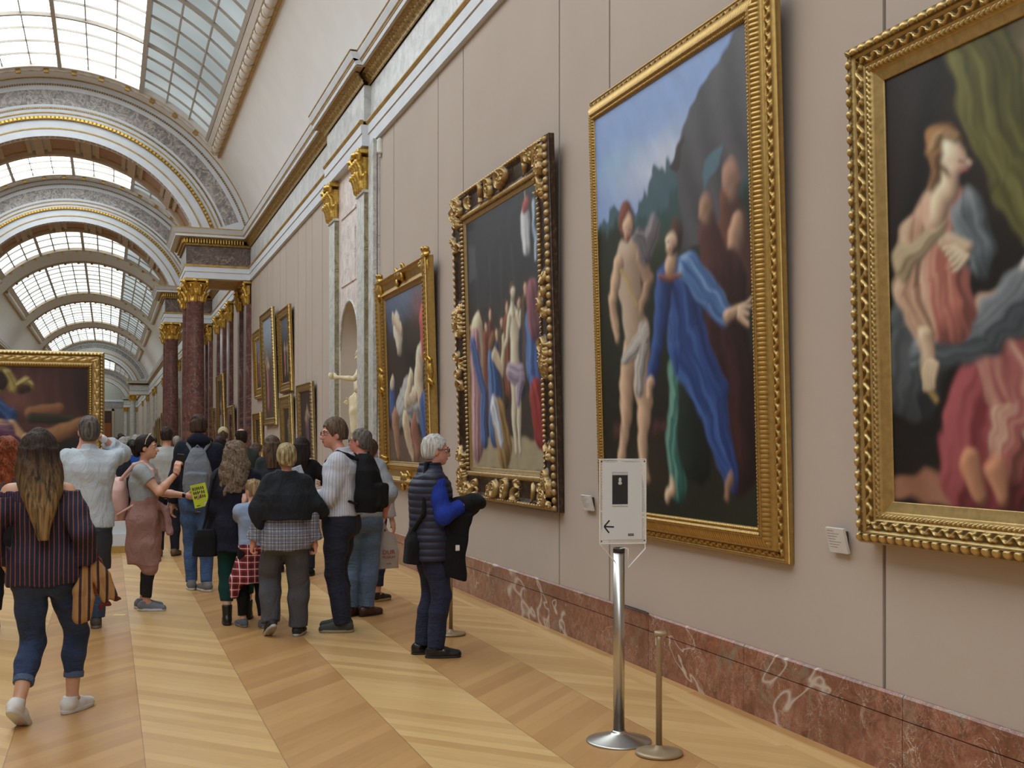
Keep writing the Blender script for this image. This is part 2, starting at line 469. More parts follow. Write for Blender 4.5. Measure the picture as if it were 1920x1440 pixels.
for wi, (y0, y1, kind) in enumerate(SKY):
    far = kind == 'far'
    root = empty('window_%d' % (wi + 1)); root['kind'] = 'structure'
    fr = MB(); gd = MB()
    aL = SA
    # frame: gold outer edge, plaster fillets, leaf roll
    for (a, b) in ((SA - .036, SA - .026), (PI - SA + .026, PI - SA + .036)):
        gd.arcbox(XC, ZC, R0 - .05, R0 + .0, a, b, y0 - .35, y1 + .35, 2)
    for (a, b, h) in ((SA + .024, SA + .05, .07), (SA + .05, SA + .062, .03)):
        fr.arcbox(XC, ZC, R0 - h, R0 + .12, a, b, y0, y1, 2)
        fr.arcbox(XC, ZC, R0 - h, R0 + .12, PI - b, PI - a, y0, y1, 2)
    for ya, yb in ((y0, y0 + .12), (y1 - .12, y1)):
        fr.arcbox(XC, ZC, R0 - .05, R0 + .12, SA, PI - SA, ya, yb, 40)
    for ya, yb in ((y0 - .30, y0 - .25), (y1 + .25, y1 + .30)):
        fr.arcbox(XC, ZC, R0 - .05, R0 + .02, SA, PI - SA, ya, yb, 40)
    ncl = 13
    for i in range(ncl + 1):
        a = SA + (PI - 2 * SA) * i / ncl
        for yy in (y0 - .12, y1 + .12):
            gd.arcbox(XC, ZC, R0 - .13, R0, a - .012, a + .012, yy - .07, yy + .07, 1)
    if not far:
        yy = y0
        while yy < y1:
            for sg in (1, -1):
                ps = []
                for j in range(9):
                    q = PI * j / 8; w = -math.cos(q) * .125; h = math.sin(q) * .145 + .012; aa = SA - .004 + w / R0
                    if sg < 0: aa = PI - aa
                    ps.append((XC + (R0 - h) * math.cos(aa), yy + .09 * math.sin(q), ZC + (R0 - h) * math.sin(aa)))
                gd.tube(ps, .011, 5)
            yy += .45
    fr.build('window_frame', TRIMW if not far else BEIGE, root)
    gd.build('gilt_edge', GOLD_PAINT, root)
    leafroll(y0 - .2, y1 + .2, SA - .004, 0, 'y', 'leaf_moulding', root, TRIMW, far)
    leafroll(y0 - .2, y1 + .2, PI - SA + .004, 0, 'y', 'leaf_moulding', root, TRIMW, far)
    leafroll(y0 - .12, 0, SA, PI - SA, 'a', 'leaf_moulding', root, TRIMW, far)
    leafroll(y1 + .12, 0, SA, PI - SA, 'a', 'leaf_moulding', root, TRIMW, far)
    # glazing bars
    b = MB(); g0 = SA + .062; g1 = PI - g0
    for i in range(13):
        a = g0 + (g1 - g0) * i / 12
        th = ((.045 if i % 3 == 0 else .013) if not far else (.06 if i % 3 == 0 else .028)) / R0
        b.arcbox(XC, ZC, R0 - (.07 if i % 3 == 0 else .0), R0 + .06, a - th, a + th, y0, y1, 1)
    nb = max(2, round((y1 - y0) / (1.7 if far else .9)))
    for i in range(nb + 1):
        yy = y1 - i * (y1 - y0) / nb
        th = (.04 if i % 4 == 0 else .012) if not far else .034
        b.arcbox(XC, ZC, R0 - (.03 if i % 4 == 0 else 0), R0 + .05, g0, g1, yy - th, yy + th, 36)
    b.build('glazing_bars', BARM, root)
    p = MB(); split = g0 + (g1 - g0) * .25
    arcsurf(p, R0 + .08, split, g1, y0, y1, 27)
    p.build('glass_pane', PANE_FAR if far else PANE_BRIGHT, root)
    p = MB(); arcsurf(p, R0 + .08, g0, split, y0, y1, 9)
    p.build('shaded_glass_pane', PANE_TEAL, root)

# ------------------------------------------------------------------ smooth solid modeller (numpy distance field -> quads)
def rotm(yaw=0, pitch=0, roll=0):
    return np.array(Matrix.Rotation(yaw, 3, 'Z') @ Matrix.Rotation(pitch, 3, 'X') @ Matrix.Rotation(roll, 3, 'Y'))

class Solid:
    def __init__(s, h=.008): s.h = h; s.ops = []
    # every op: (lo, hi, fn(P)->d, k, mode)
    def _op(s, lo, hi, fn, k, mode, cuts=()):
        if cuts:
            cs = [(np.array(p, float), np.array(n, float) / np.linalg.norm(n)) for p, n in cuts]
            f0 = fn
            def fn(P):
                d = f0(P)
                for p, n in cs: d = np.maximum(d, (P - p) @ n)
                return d
        s.ops.append((np.array(lo, float), np.array(hi, float), fn, k, mode))
        return s
    def cap(s, a, b, ra, rb=None, k=.02, mode='u', cuts=(), flat=None):
        a = np.array(a, float); b = np.array(b, float); rb = ra if rb is None else rb
        ba = b - a; L = max(float(ba @ ba), 1e-9)
        def fn(P):
            q = P - a; t = np.clip(q @ ba / L, 0, 1)
            return np.sqrt(((q - t[..., None] * ba) ** 2).sum(-1)) - (ra + (rb - ra) * t)
        r = max(ra, rb)
        return s._op(np.minimum(a, b) - r, np.maximum(a, b) + r, fn, k, mode, cuts)
    def chain(s, pts, rs, k=.02, mode='u', cuts=()):
        for i in range(len(pts) - 1):
            s.cap(pts[i], pts[i + 1], rs[i], rs[i + 1], k, mode, cuts)
        return s
    def ell(s, c, r, R=None, k=.02, mode='u', cuts=()):
        c = np.array(c, float); r = np.array(r, float); R = np.eye(3) if R is None else np.array(R)
        def fn(P):
            q = (P - c) @ R
            k0 = np.sqrt(((q / r) ** 2).sum(-1)); k1 = np.sqrt(((q / (r * r)) ** 2).sum(-1)) + 1e-9
            return k0 * (k0 - 1) / k1
        e = np.sqrt(((np.abs(R) ** 2) * (r ** 2)).sum(1))
        return s._op(c - e, c + e, fn, k, mode, cuts)
    def box(s, c, hs, R=None, rd=.01, k=.01, mode='u', cuts=()):
        c = np.array(c, float); hs = np.array(hs, float); R = np.eye(3) if R is None else np.array(R)
        def fn(P):
            q = np.abs((P - c) @ R) - (hs - rd)
            return np.sqrt((np.maximum(q, 0) ** 2).sum(-1)) + np.minimum(q.max(-1), 0) - rd
        e = np.abs(R) @ hs
        return s._op(c - e, c + e, fn, k, mode, cuts)
    def loft(s, rows, k=.02, mode='u', n=2.3, cuts=(), R=None, o=(0, 0, 0)):
        """rows of (z, cx, cy, rx, ry): stacked superellipses"""
        rows = sorted(rows); A = np.array(rows, float); o = np.array(o, float); R = np.eye(3) if R is None else np.array(R)
        def fn(P):
            Q = (P - o) @ R
            z = Q[..., 2]
            cx, cy, rx, ry = [np.interp(z, A[:, 0], A[:, i]) for i in (1, 2, 3, 4)]
            e = (np.abs((Q[..., 0] - cx) / rx) ** n + np.abs((Q[..., 1] - cy) / ry) ** n) ** (1 / n)
            d = (e - 1) * np.minimum(rx, ry)
            return np.maximum(d, np.maximum(A[0, 0] - z, z - A[-1, 0]))
        lo = np.array([(A[:, 1] - A[:, 3]).min(), (A[:, 2] - A[:, 4]).min(), A[0, 0]]); hi = np.array([(A[:, 1] + A[:, 3]).max(), (A[:, 2] + A[:, 4]).max(), A[-1, 0]])
        C = np.array([[x, y, z] for x in (lo[0], hi[0]) for y in (lo[1], hi[1]) for z in (lo[2], hi[2])]) @ R.T + o
        return s._op(C.min(0), C.max(0), fn, k, mode, cuts)
    def mesh(s, name, cut=(), wave=None, jitter=0.0):
        h = s.h
        U = [o for o in s.ops if o[4] == 'u']
        lo = np.min([o[0] for o in U], 0) - 3 * h; hi = np.max([o[1] for o in U], 0) + 3 * h
        dim = np.ceil((hi - lo) / h).astype(int) + 1
        F = np.full(dim, .3, np.float32)
        ax = [lo[i] + h * np.arange(dim[i]) for i in range(3)]
        for a, b, fn, k, mode in s.ops:
            mg = k + 3 * h
            i0 = np.maximum(np.floor((a - mg - lo) / h).astype(int), 0); i1 = np.minimum(np.ceil((b + mg - lo) / h).astype(int) + 1, dim)
            if (i1 <= i0).any(): continue
            G = np.stack(np.meshgrid(*[ax[i][i0[i]:i1[i]] for i in range(3)], indexing='ij'), -1)
            d = fn(G).astype(np.float32); sl = tuple(slice(i0[i], i1[i]) for i in range(3)); f = F[sl]
            if mode == 'u':
                hh = np.maximum(k - np.abs(f - d), 0) / max(k, 1e-6)
                F[sl] = np.minimum(f, d) - hh * hh * k * .25
            elif mode == 's':
                d = -d; hh = np.maximum(k - np.abs(f - d), 0) / max(k, 1e-6)
                F[sl] = np.maximum(f, d) + hh * hh * k * .25
        if cut:
            G = np.stack(np.meshgrid(*ax, indexing='ij'), -1).astype(np.float32)
            for p, nrm in cut:
                nrm = np.array(nrm, float) / np.linalg.norm(nrm)
                F = np.maximum(F, ((G - np.array(p, np.float32)) @ nrm.astype(np.float32)))
            del G
        V, Q = surface_nets(F, lo, h)
        if wave is not None:
            V = wave(V)
        return mesh_np(name, V, Q)

def surface_nets(F, lo, h):
    S = F < 0
    c = np.zeros(np.array(F.shape) - 1, np.int8)
    nx, ny, nz = F.shape
    for dx in (0, 1):
        for dy in (0, 1):
            for dz in (0, 1):
                c += S[dx:nx - 1 + dx, dy:ny - 1 + dy, dz:nz - 1 + dz]
    act = (c > 0) & (c < 8)
    idx = np.argwhere(act)
    ids = np.full(act.shape, -1, np.int32); ids[act] = np.arange(len(idx))
    acc = np.zeros((len(idx), 3)); cnt = np.zeros(len(idx))
    for ax in range(3):
        o1, o2 = [a for a in range(3) if a != ax]
        for u in (0, 1):
            for v in (0, 1):
                p = idx.copy(); p[:, o1] += u; p[:, o2] += v
                q = p.copy(); q[:, ax] += 1
                a = F[p[:, 0], p[:, 1], p[:, 2]]; b = F[q[:, 0], q[:, 1], q[:, 2]]
                m = (a < 0) != (b < 0)
                t = np.where(m, a / np.where(m, a - b, 1), 0)
                pos = p.astype(float); pos[:, ax] += t
                acc[m] += pos[m]; cnt[m] += 1
    V = acc / np.maximum(cnt, 1)[:, None] * h + lo
    Fs = []
    for ax in range(3):
        o1, o2 = [(1, 2), (2, 0), (0, 1)][ax]
        sl0 = [slice(None)] * 3; sl1 = [slice(None)] * 3
        sl0[ax] = slice(0, F.shape[ax] - 1); sl1[ax] = slice(1, F.shape[ax])
        for o in (o1, o2):
            sl0[o] = slice(1, F.shape[o] - 1); sl1[o] = slice(1, F.shape[o] - 1)
        A = S[tuple(sl0)]; B = S[tuple(sl1)]
        e = np.argwhere(A != B)
        if len(e) == 0: continue
        flip = A[e[:, 0], e[:, 1], e[:, 2]]
        base = e.copy(); base[:, o1] += 1; base[:, o2] += 1
        def g(d1, d2):
            q = base.copy(); q[:, o1] += d1; q[:, o2] += d2
            return ids[q[:, 0], q[:, 1], q[:, 2]]
        quad = np.stack([g(-1, -1), g(0, -1), g(0, 0), g(-1, 0)], 1)
        quad[~flip] = quad[~flip][:, ::-1]
        Fs.append(quad)
    return V, np.concatenate(Fs)

def wavefn(amp=.004, freq=(20, 20, 20), seed=0, n=3, along=None):
    """returns a displacement function with soft sine folds"""
    rs = np.random.RandomState(seed)
    K = [(rs.uniform(-1, 1, 3) * np.array(freq), rs.uniform(0, 6.28), rs.uniform(-1, 1, 3)) for _ in range(n)]
    def f(V):
        D = np.zeros_like(V)
        for kv, ph, dr in K:
            sn = np.sin(V @ kv + ph)
            D += sn[:, None] * dr * amp
        return V + D
    return f

# ------------------------------------------------------------------ capitals and columns
def make_capital(flat=False):
    """corinthian capital, radius .25 at the neck, .62 high; flat = pilaster version (half depth)"""
    s = Solid(.012)
    if not flat:
        s.loft([(0, 0, 0, .245, .245), (.1, 0, 0, .235, .235), (.35, 0, 0, .25, .25), (.5, 0, 0, .33, .33)], k=.01, n=2)
        s.cap((-.001, 0, 0), (.001, 0, 0), .01)
        for tier, (z, r, n, hgt) in enumerate(((.02, .245, 8, .22), (.2, .25, 8, .22))):
            for i in range(n):
                a = 2 * PI * (i + .5 * tier) / n; c, q = math.cos(a), math.sin(a)
                s.chain([(r * c, r * q, z), ((r + .03) * c, (r + .03) * q, z + hgt * .6), ((r + .09) * c, (r + .09) * q, z + hgt), ((r + .11) * c, (r + .11) * q, z + hgt * .82)], [.05, .045, .03, .02], k=.012)
        for i in range(4):
            a = PI / 4 + i * PI / 2; c, q = math.cos(a), math.sin(a)
            s.chain([(.27 * c, .27 * q, .3), (.35 * c, .35 * q, .46), (.42 * c, .42 * q, .5), (.41 * c, .41 * q, .44)], [.03, .035, .045, .03], k=.012)
            a2 = i * PI / 2
            s.ell((.33 * math.cos(a2), .33 * math.sin(a2), .55), (.05, .05, .05), k=.01)
        s.box((0, 0, .565), (.33, .33, .035), rd=.01)
    else:
        s.box((0, 0, .25), (.215, .06, .25), rd=.01)
        for tier, (z, xs, hgt) in enumerate(((.02, (-.15, 0, .15), .22), (.2, (-.19, -.07, .07, .19), .22))):
            for x in xs:
                s.chain([(x, -.05, z), (x, -.08, z + hgt * .6), (x, -.13, z + hgt), (x, -.15, z + hgt * .82)], [.05, .045, .03, .02], k=.012)
        for sx in (-1, 1):
            s.chain([(.12 * sx, -.05, .3), (.22 * sx, -.08, .46), (.27 * sx, -.12, .5), (.27 * sx, -.11, .44)], [.03, .035, .045, .03], k=.012)
            s.chain([(.2 * sx, 0, .0), (.22 * sx, -.0, .2), (.26 * sx, -.0, .24)], [.04, .04, .025], k=.012)
        s.ell((0, -.12, .55), (.05, .05, .05), k=.01)
        s.box((0, -.02, .565), (.28, .11, .035), rd=.01)
    return s.mesh('capital')
CAP_ROUND = make_capital(); CAP_FLAT = make_capital(True)
CAP_ROUND.materials.append(GOLD_BR); CAP_FLAT.materials.append(GOLD_BR)
for me_ in (CAP_ROUND, CAP_FLAT):
    me_.polygons.foreach_set('use_smooth', np.ones(len(me_.polygons), dtype=bool))

def place_mesh(name, me, parent, loc, rotz=0, sc=(1, 1, 1)):
    o = bpy.data.objects.new(name, me); COL.objects.link(o); o.parent = parent
    o.location = loc; o.rotation_euler = (0, 0, rotz); o.scale = sc
    return o
# the shaft and base are shared meshes too
m = MB(); m.lathe([(.25, .42), (.252, 1.6), (.245, 3.0), (.228, 4.6), (.222, 5.3), (.24, 5.34), (.24, 5.36)], n=40)
SHAFT = bpy.data.meshes.new('shaft'); SHAFT.from_pydata(m.V, [], m.F); SHAFT.materials.append(RED_COL)
SHAFT.polygons.foreach_set('use_smooth', np.ones(len(SHAFT.polygons), dtype=bool))
m = MB(); m.box(-.36, .36, -.36, .36, 0, .16); m.lathe([(.34, .16), (.355, .2), (.34, .25), (.29, .27), (.28, .31), (.31, .34), (.31, .38), (.26, .42)], n=40)
BASEM = bpy.data.meshes.new('base'); BASEM.from_pydata(m.V, [], m.F); BASEM.materials.append(WHITE_MARBLE)
m = MB(); m.box(-.21, .21, -.10, .06, .4, 5.35)
PSHAFT = {}
def pilaster_mesh(mat):
    if mat.name not in PSHAFT:
        me = bpy.data.meshes.new('pilaster_shaft'); me.from_pydata(m.V, [], m.F); me.materials.append(mat); PSHAFT[mat.name] = me
    return PSHAFT[mat.name]
SHAFT_PALE = SHAFT.copy(); SHAFT_PALE.materials.clear(); SHAFT_PALE.materials.append(PALE_MARBLE)

def column(x, y, pale=False):
    r = empty('column', (x, y, 0)); r['kind'] = 'structure'
    place_mesh('shaft', SHAFT_PALE if pale else SHAFT, r, (0, 0, 0)); place_mesh('base', BASEM, r, (0, 0, 0))
    place_mesh('capital', CAP_ROUND, r, (0, 0, 5.36))
def pilaster(y, side=1, mat=None, xw=3.64):
    x = xw if side > 0 else mx(xw)
    r = empty('pilaster', (x, y, 0), (0, 0, -PI / 2 * side)); r['kind'] = 'structure'
    place_mesh('shaft', pilaster_mesh(mat or RED_COL), r, (0, 0, 0), 0)
    place_mesh('capital', CAP_FLAT, r, (0, -.05, 5.36))

# ------------------------------------------------------------------ arches carried by column screens
BANDS = [(3.55, 3.73, 0, STONE), (3.73, 3.76, -.02, GOLD_PAINT), (3.76, 3.97, .02, STONE), (3.97, 4.06, -.04, GOLD_DK), (4.06, 4.14, .02, STONE),
         (4.14, 4.165, -.01, GOLD_PAINT), (4.165, 4.37, .03, STONE), (4.74, 5.03, .03, STONE), (5.03, 5.085, -.02, GOLD_PAINT)]
def arch(ai, y0, y1):
    rich = ai < 2
    root = empty('archway', (0, 0, 0)); root['kind'] = 'structure'
    groups = {}
    for r0, r1, dy, mt in BANDS:
        a0 = math.asin((7.25 - ZC) / ((r0 + r1) / 2))
        g = groups.setdefault(mt.name, (MB(), mt))
        g[0].arcbox(XC, ZC, r0, r1, a0, PI - a0, y0 + dy, y0 + .3, 72)
    for nm, (mb, mt) in groups.items():
        mb.build('arch_moulding', mt, root)
    # beads
    for rr, sp in ((4.275, .045), (4.875, .06), (4.015, .10)):
        bd = MB(); a0 = math.asin((7.4 - ZC) / rr); n = int(rr * (PI - 2 * a0) / sp) if rich else 60
        for i in range(n):
            a = a0 + (PI - 2 * a0) * (i + .5) / n; hw = .3 * (PI - 2 * a0) / n
            t = .022 if rr != 4.015 else .030
            bd.arcbox(XC, ZC, rr - t, rr + t, a - hw, a + hw, y0 + (.005 if rr != 4.015 else -.07), y0 + .1, 1)
        bd.build('bead_row', GOLD_BR if rr == 4.015 else GOLD_DK, root)
    g = MB(); a0 = math.asin((7.42 - ZC) / 4.37)
    g.arcbox(XC, ZC, 4.37, 4.74, a0, PI - a0, y0 + .035, y0 + .3, 72); g.build('grey_panel', GREY_BRECCIA, root)
    g = MB(); a1 = math.asin((7.25 - ZC) / 4.5)
    g.arcbox(XC, ZC, 4.37, 4.74, a1, a0, y0 + .03, y0 + .3, 2); g.arcbox(XC, ZC, 4.37, 4.74, PI - a0, PI - a1, y0 + .03, y0 + .3, 2)
    g.build('panel_end', STONE, root)
    # body and coffered soffit
    body = MB(); aL = math.asin((7.25 - ZC) / 3.7)
    body.arcbox(XC, ZC, 3.67, 5.2, math.asin((7.25 - ZC) / 4.4), PI - math.asin((7.25 - ZC) / 4.4), y0 + .05, y1, 60)
    body.build('arch_body', STONE, root)
    cf = MB(); ai0 = math.asin((7.25 - ZC) / 3.55)
    cf.arcbox(XC, ZC, 3.55, 3.7, ai0, PI - ai0, y0 + .02, y0 + .22, 60); cf.arcbox(XC, ZC, 3.55, 3.7, ai0, PI - ai0, y1 - .25, y1, 60)
    nc = 7; st = (PI - 2 * ai0) / nc
    pn = MB(); gb = MB()
    for i in range(nc + 1):
        a = ai0 + st * i
        cf.arcbox(XC, ZC, 3.55, 3.7, max(ai0, a - .03), min(PI - ai0, a + .03), y0 + .2, y1 - .2, 2)
    for i in range(nc):
        a = ai0 + st * i + .055; b = ai0 + st * (i + 1) - .055
        cf.arcbox(XC, ZC, 3.60, 3.7, a, a + .03, y0 + .3, y1 - .33, 1); cf.arcbox(XC, ZC, 3.60, 3.7, b - .03, b, y0 + .3, y1 - .33, 1)
        pn.arcbox(XC, ZC, 3.64, 3.69, a + .02, b - .02, y0 + .45, y1 - .5, 8)
        gb.arcbox(XC, ZC, 3.61, 3.68, a + .03, b - .03, y0 + .40, y0 + .45, 8); gb.arcbox(XC, ZC, 3.61, 3.68, a + .03, b - .03, y1 - .5, y1 - .45, 8)
    cf.build('coffer_ribs', BEIGE, root); pn.build('coffer_panel', plain('rust_coffer', srgb(168, 136, 118), .8), root); gb.build('coffer_gilding', GOLD_PAINT, root)
    # supports: entablature blocks, columns, wall pilasters
    for side, f in ((1, lambda x: x), (-1, mx)):
        er = empty('entablature_block'); er['kind'] = 'structure'
        def bx(mb, x0, x1, a, b, z0, z1):
            u, v = sorted((f(x0), f(x1))); mb.box(u, v, a, b, z0, z1)
        w = MB(); yb0, yb1 = y0 - .05, y1 + .05
        bx(w, 1.93, 3.7, yb0, yb1, 5.97, 6.14); bx(w, 1.915, 3.7, yb0 - .015, yb1 + .015, 6.145, 6.28)
        bx(w, 1.66, 3.7, yb0 - .27, yb1 + .27, 7.04, 7.11); 
        # sloping crown
        x0, x1_, q0, q1, z0, z1 = 1.66, 1.57, yb0 - .27, yb0 - .36, 7.11, 7.24
        V = [(f(1.66), yb0 - .27, 7.11), (f(3.7), yb0 - .27, 7.11), (f(3.7), yb1 + .27, 7.11), (f(1.66), yb1 + .27, 7.11),
             (f(1.57), yb0 - .36, 7.24), (f(3.7), yb0 - .36, 7.24), (f(3.7), yb1 + .36, 7.24), (f(1.57), yb1 + .36, 7.24)]
        w.add(V, [[0, 1, 2, 3], [4, 5, 6, 7], [0, 1, 5, 4], [1, 2, 6, 5], [2, 3, 7, 6], [3, 0, 4, 7]])
        w.build('white_cornice', STONE, er)
        gq = MB(); bx(gq, 1.90, 3.7, yb0 - .03, yb1 + .03, 6.28, 6.335); bx(gq, 1.655, 3.7, yb0 - .28, yb1 + .28, 7.10, 7.125); bx(gq, 1.56, 3.7, yb0 - .37, yb1 + .37, 7.24, 7.262)
        bx(gq, 1.925, 3.7, yb0 - .005, yb1 + .005, 6.137, 6.149)
        bx(gq, 2.2, 3.45, yb0 + .3, yb1 - .3, 5.955, 5.975)
        gq.build('gilt_line', GOLD_PAINT, er)
        fz = MB(); bx(fz, 1.95, 3.7, yb0 + .02, yb1 - .02, 6.33, 6.84); fz.build('brown_marble_frieze', BROWN_MARBLE if ai < 2 else WHITE_MARBLE, er)
        dn = MB(); bx(dn, 1.90, 3.7, yb0 - .04, yb1 + .04, 6.84, 6.90); bx(dn, 1.80, 3.7, yb0 - .13, yb1 + .13, 7.0, 7.045)
        dn.build('dentil_band', GOLD_DK, er)
        d2 = MB()
        if rich:
            nn = 22
            for i in range(nn):
                xx = 1.86 + (3.45 - 1.86) * (i + .5) / nn
                bx(d2, xx - .02, xx + .02, yb0 - .11, yb0 + .02, 6.90, 7.0)
            for i in range(30):
                yy = yb0 + (yb1 - yb0) * (i + .5) / 30
                bx(d2, 1.84, 1.95, yy - .02, yy + .02, 6.90, 7.0)
            d2.build('dentils', GOLD_BR, er)
        pale = ai >= 2
        for yy in (y0 + .25, y1 - .25):
            column(f(2.2), yy, pale); pilaster(yy, side, PALE_MARBLE if pale else RED_COL, 3.62)
for i, (a, b) in enumerate(ARCHES): arch(i, a, b)
for y in (35.9, 38.0, 40.2):
    for sd in (1, -1): pilaster(y, sd, RED_COL)
for y in (58, 62.5, 76, 81, 94, 99, 130): 
    for sd in (1, -1): pilaster(y, sd, PALE_MARBLE)
# strips of grey-blue marble beside the responds
for f in (lambda x: x, mx):
    t = MB()
    for yy in (32.1, 36.9, 39.1, 44.0):
        a, b = sorted((f(3.60), f(3.66))); t.box(a, b, yy - .3, yy + .3, .4, 5.97)
    o = t.build('trim_%d' % (30 if f(1) > 0 else 31), plain('blue_grey_marble', srgb(150, 156, 162), .2, var=.1, scale=3)); o['kind'] = 'structure'

# ------------------------------------------------------------------ niche bay on the right wall
root = empty('trim_40'); root['kind'] = 'structure'
nb = MB(); XN = 3.62
# front slab with an arched opening, built as strips
Y0n, Y1n, ZA = 16.98, 18.42, 3.15; RA = (Y1n - Y0n) / 2; YC = (Y0n + Y1n) / 2
nb.box(XN, 3.75, 15.75, Y0n, .0, 5.97); nb.box(XN, 3.75, Y1n, 19.22, .0, 5.97)
nb.box(XN, 3.75, Y0n, Y1n, 0, 1.05)
K = 16; V = []
for i in range(K + 1):
    a = PI * i / K; V += [(XN, YC + RA * math.cos(a), ZA + RA * math.sin(a)), (XN, YC + RA * math.cos(a), 5.97)]
nb.add(V, [[2 * i, 2 * i + 1, 2 * i + 3, 2 * i + 2] for i in range(K)])
nb.build('niche_facing', PINK_MARBLE, root)
# half-cylinder recess with quarter-sphere head
V = []; F = []; NA = 16
zs = [1.05] + list(np.linspace(1.4, ZA, 4))
rows = [(z, RA) for z in zs]; 
for z, r in rows:
    for i in range(NA + 1):
        a = PI * i / NA; V.append((XN + r * .8 * math.sin(a), YC + r * math.cos(a), z))
for j in range(1, 7):
    e = PI / 2 * j / 6
    for i in range(NA + 1):
        a = PI * i / NA; V.append((XN + RA * .8 * math.sin(a) * math.cos(e), YC + RA * math.cos(a) * math.cos(e), ZA + RA * math.sin(e)))
nr = len(rows) + 6
for j in range(nr - 1):
    for i in range(NA): F.append([j * (NA + 1) + i, j * (NA + 1) + i + 1, (j + 1) * (NA + 1) + i + 1, (j + 1) * (NA + 1) + i])
F.append(list(range(NA + 1)))
t = MB(); t.add(V, F); t.build('niche_recess', plain('beige_niche', srgb(188, 174, 160), .7, var=.05, scale=2), root, True)
t = MB(); t.tube([(XN - .005, YC + RA * math.cos(a), ZA + RA * math.sin(a)) for a in np.linspace(0, PI, 25)], .018, 6)
t.build('niche_rim', PALE_MARBLE, root)
t = MB(); t.box(3.565, 3.63, 15.75, 15.86, .4, 5.97); t.box(3.595, 3.63, 15.86, 16.2, .0, 5.97)
t.build('side_strip', PALE_MARBLE, root)
t = MB(); t.box(3.60, 3.63, 17.15, 18.3, 4.15, 4.19); t.box(3.60, 3.63, 17.15, 18.3, 5.26, 5.31); t.box(3.605, 3.63, 17.2, 18.25, 4.19, 5.0)
t.build('panel_line', PINK_MARBLE, root)
for y0, y1 in ((16.27, 16.76), (18.55, 19.05)):
    r = empty('pilaster', (3.62, (y0 + y1) / 2, 0), (0, 0, -PI / 2)); r['kind'] = 'structure'
    t = MB(); t.box(-.245, .245, -.075, .0, 0, 5.33); t.build('pilaster_shaft', PALE_MARBLE, r)
    t = MB(); t.box(.2455, .2465, -.072, .0, 0, 5.3); t.build('green_return', GREEN_MARBLE, r)
    t = MB(); t.box(-.27, .27, -.10, .0, 5.30, 5.34); t.build('astragal', PALE_MARBLE, r)
    place_mesh('capital', CAP_FLAT, r, (0, -.05, 5.35), 0, (1.05, 1, .98))

# ------------------------------------------------------------------ far end wall with door
m = MB(); m.box(mx(3.9), 3.9, Y_END, Y_END + .3, 0, 13); m.build('wall_end', plain('far_plaster', srgb(176, 172, 162), .8, var=.05), kind='structure')
r = empty('trim_50'); r['kind'] = 'structure'
m = MB(); m.box(mx(3.7), 3.7, Y_END - .12, Y_END, 7.0, 7.25); m.build('cornice', STONE, r)
m = MB(); m.box(mx(3.7), 3.7, Y_END - .05, Y_END, 6.1, 7.0); m.build('frieze', GREY_BRECCIA, r)
r = empty('door_1', (-1.13, Y_END, 0)); r['kind'] = 'structure'
m = MB(); m.box(-1.9, -1.6, -.12, 0, 0, 6.0); m.box(1.6, 1.9, -.12, 0, 0, 6.0); m.box(-1.9, 1.9, -.12, 0, 5.7, 6.0); m.build('door_frame', BEIGE, r)
m = MB(); m.box(-1.6, 1.6, -.04, 0, 0, 5.7); m.build('door_leaf', plain('dark_brown_door', srgb(72, 44, 34), .6), r)
m = MB(); m.box(-1.5, 1.5, -.07, -.03, 0, 4.0); m.build('door_panel', plain('orange_wood_door', srgb(150, 84, 36), .5), r)
# rear wall behind the camera keeps the room closed
m = MB(); m.box(mx(3.9), 3.9, -13.3, -13, 0, 13); m.build('wall_rear', CREAM, kind='structure')

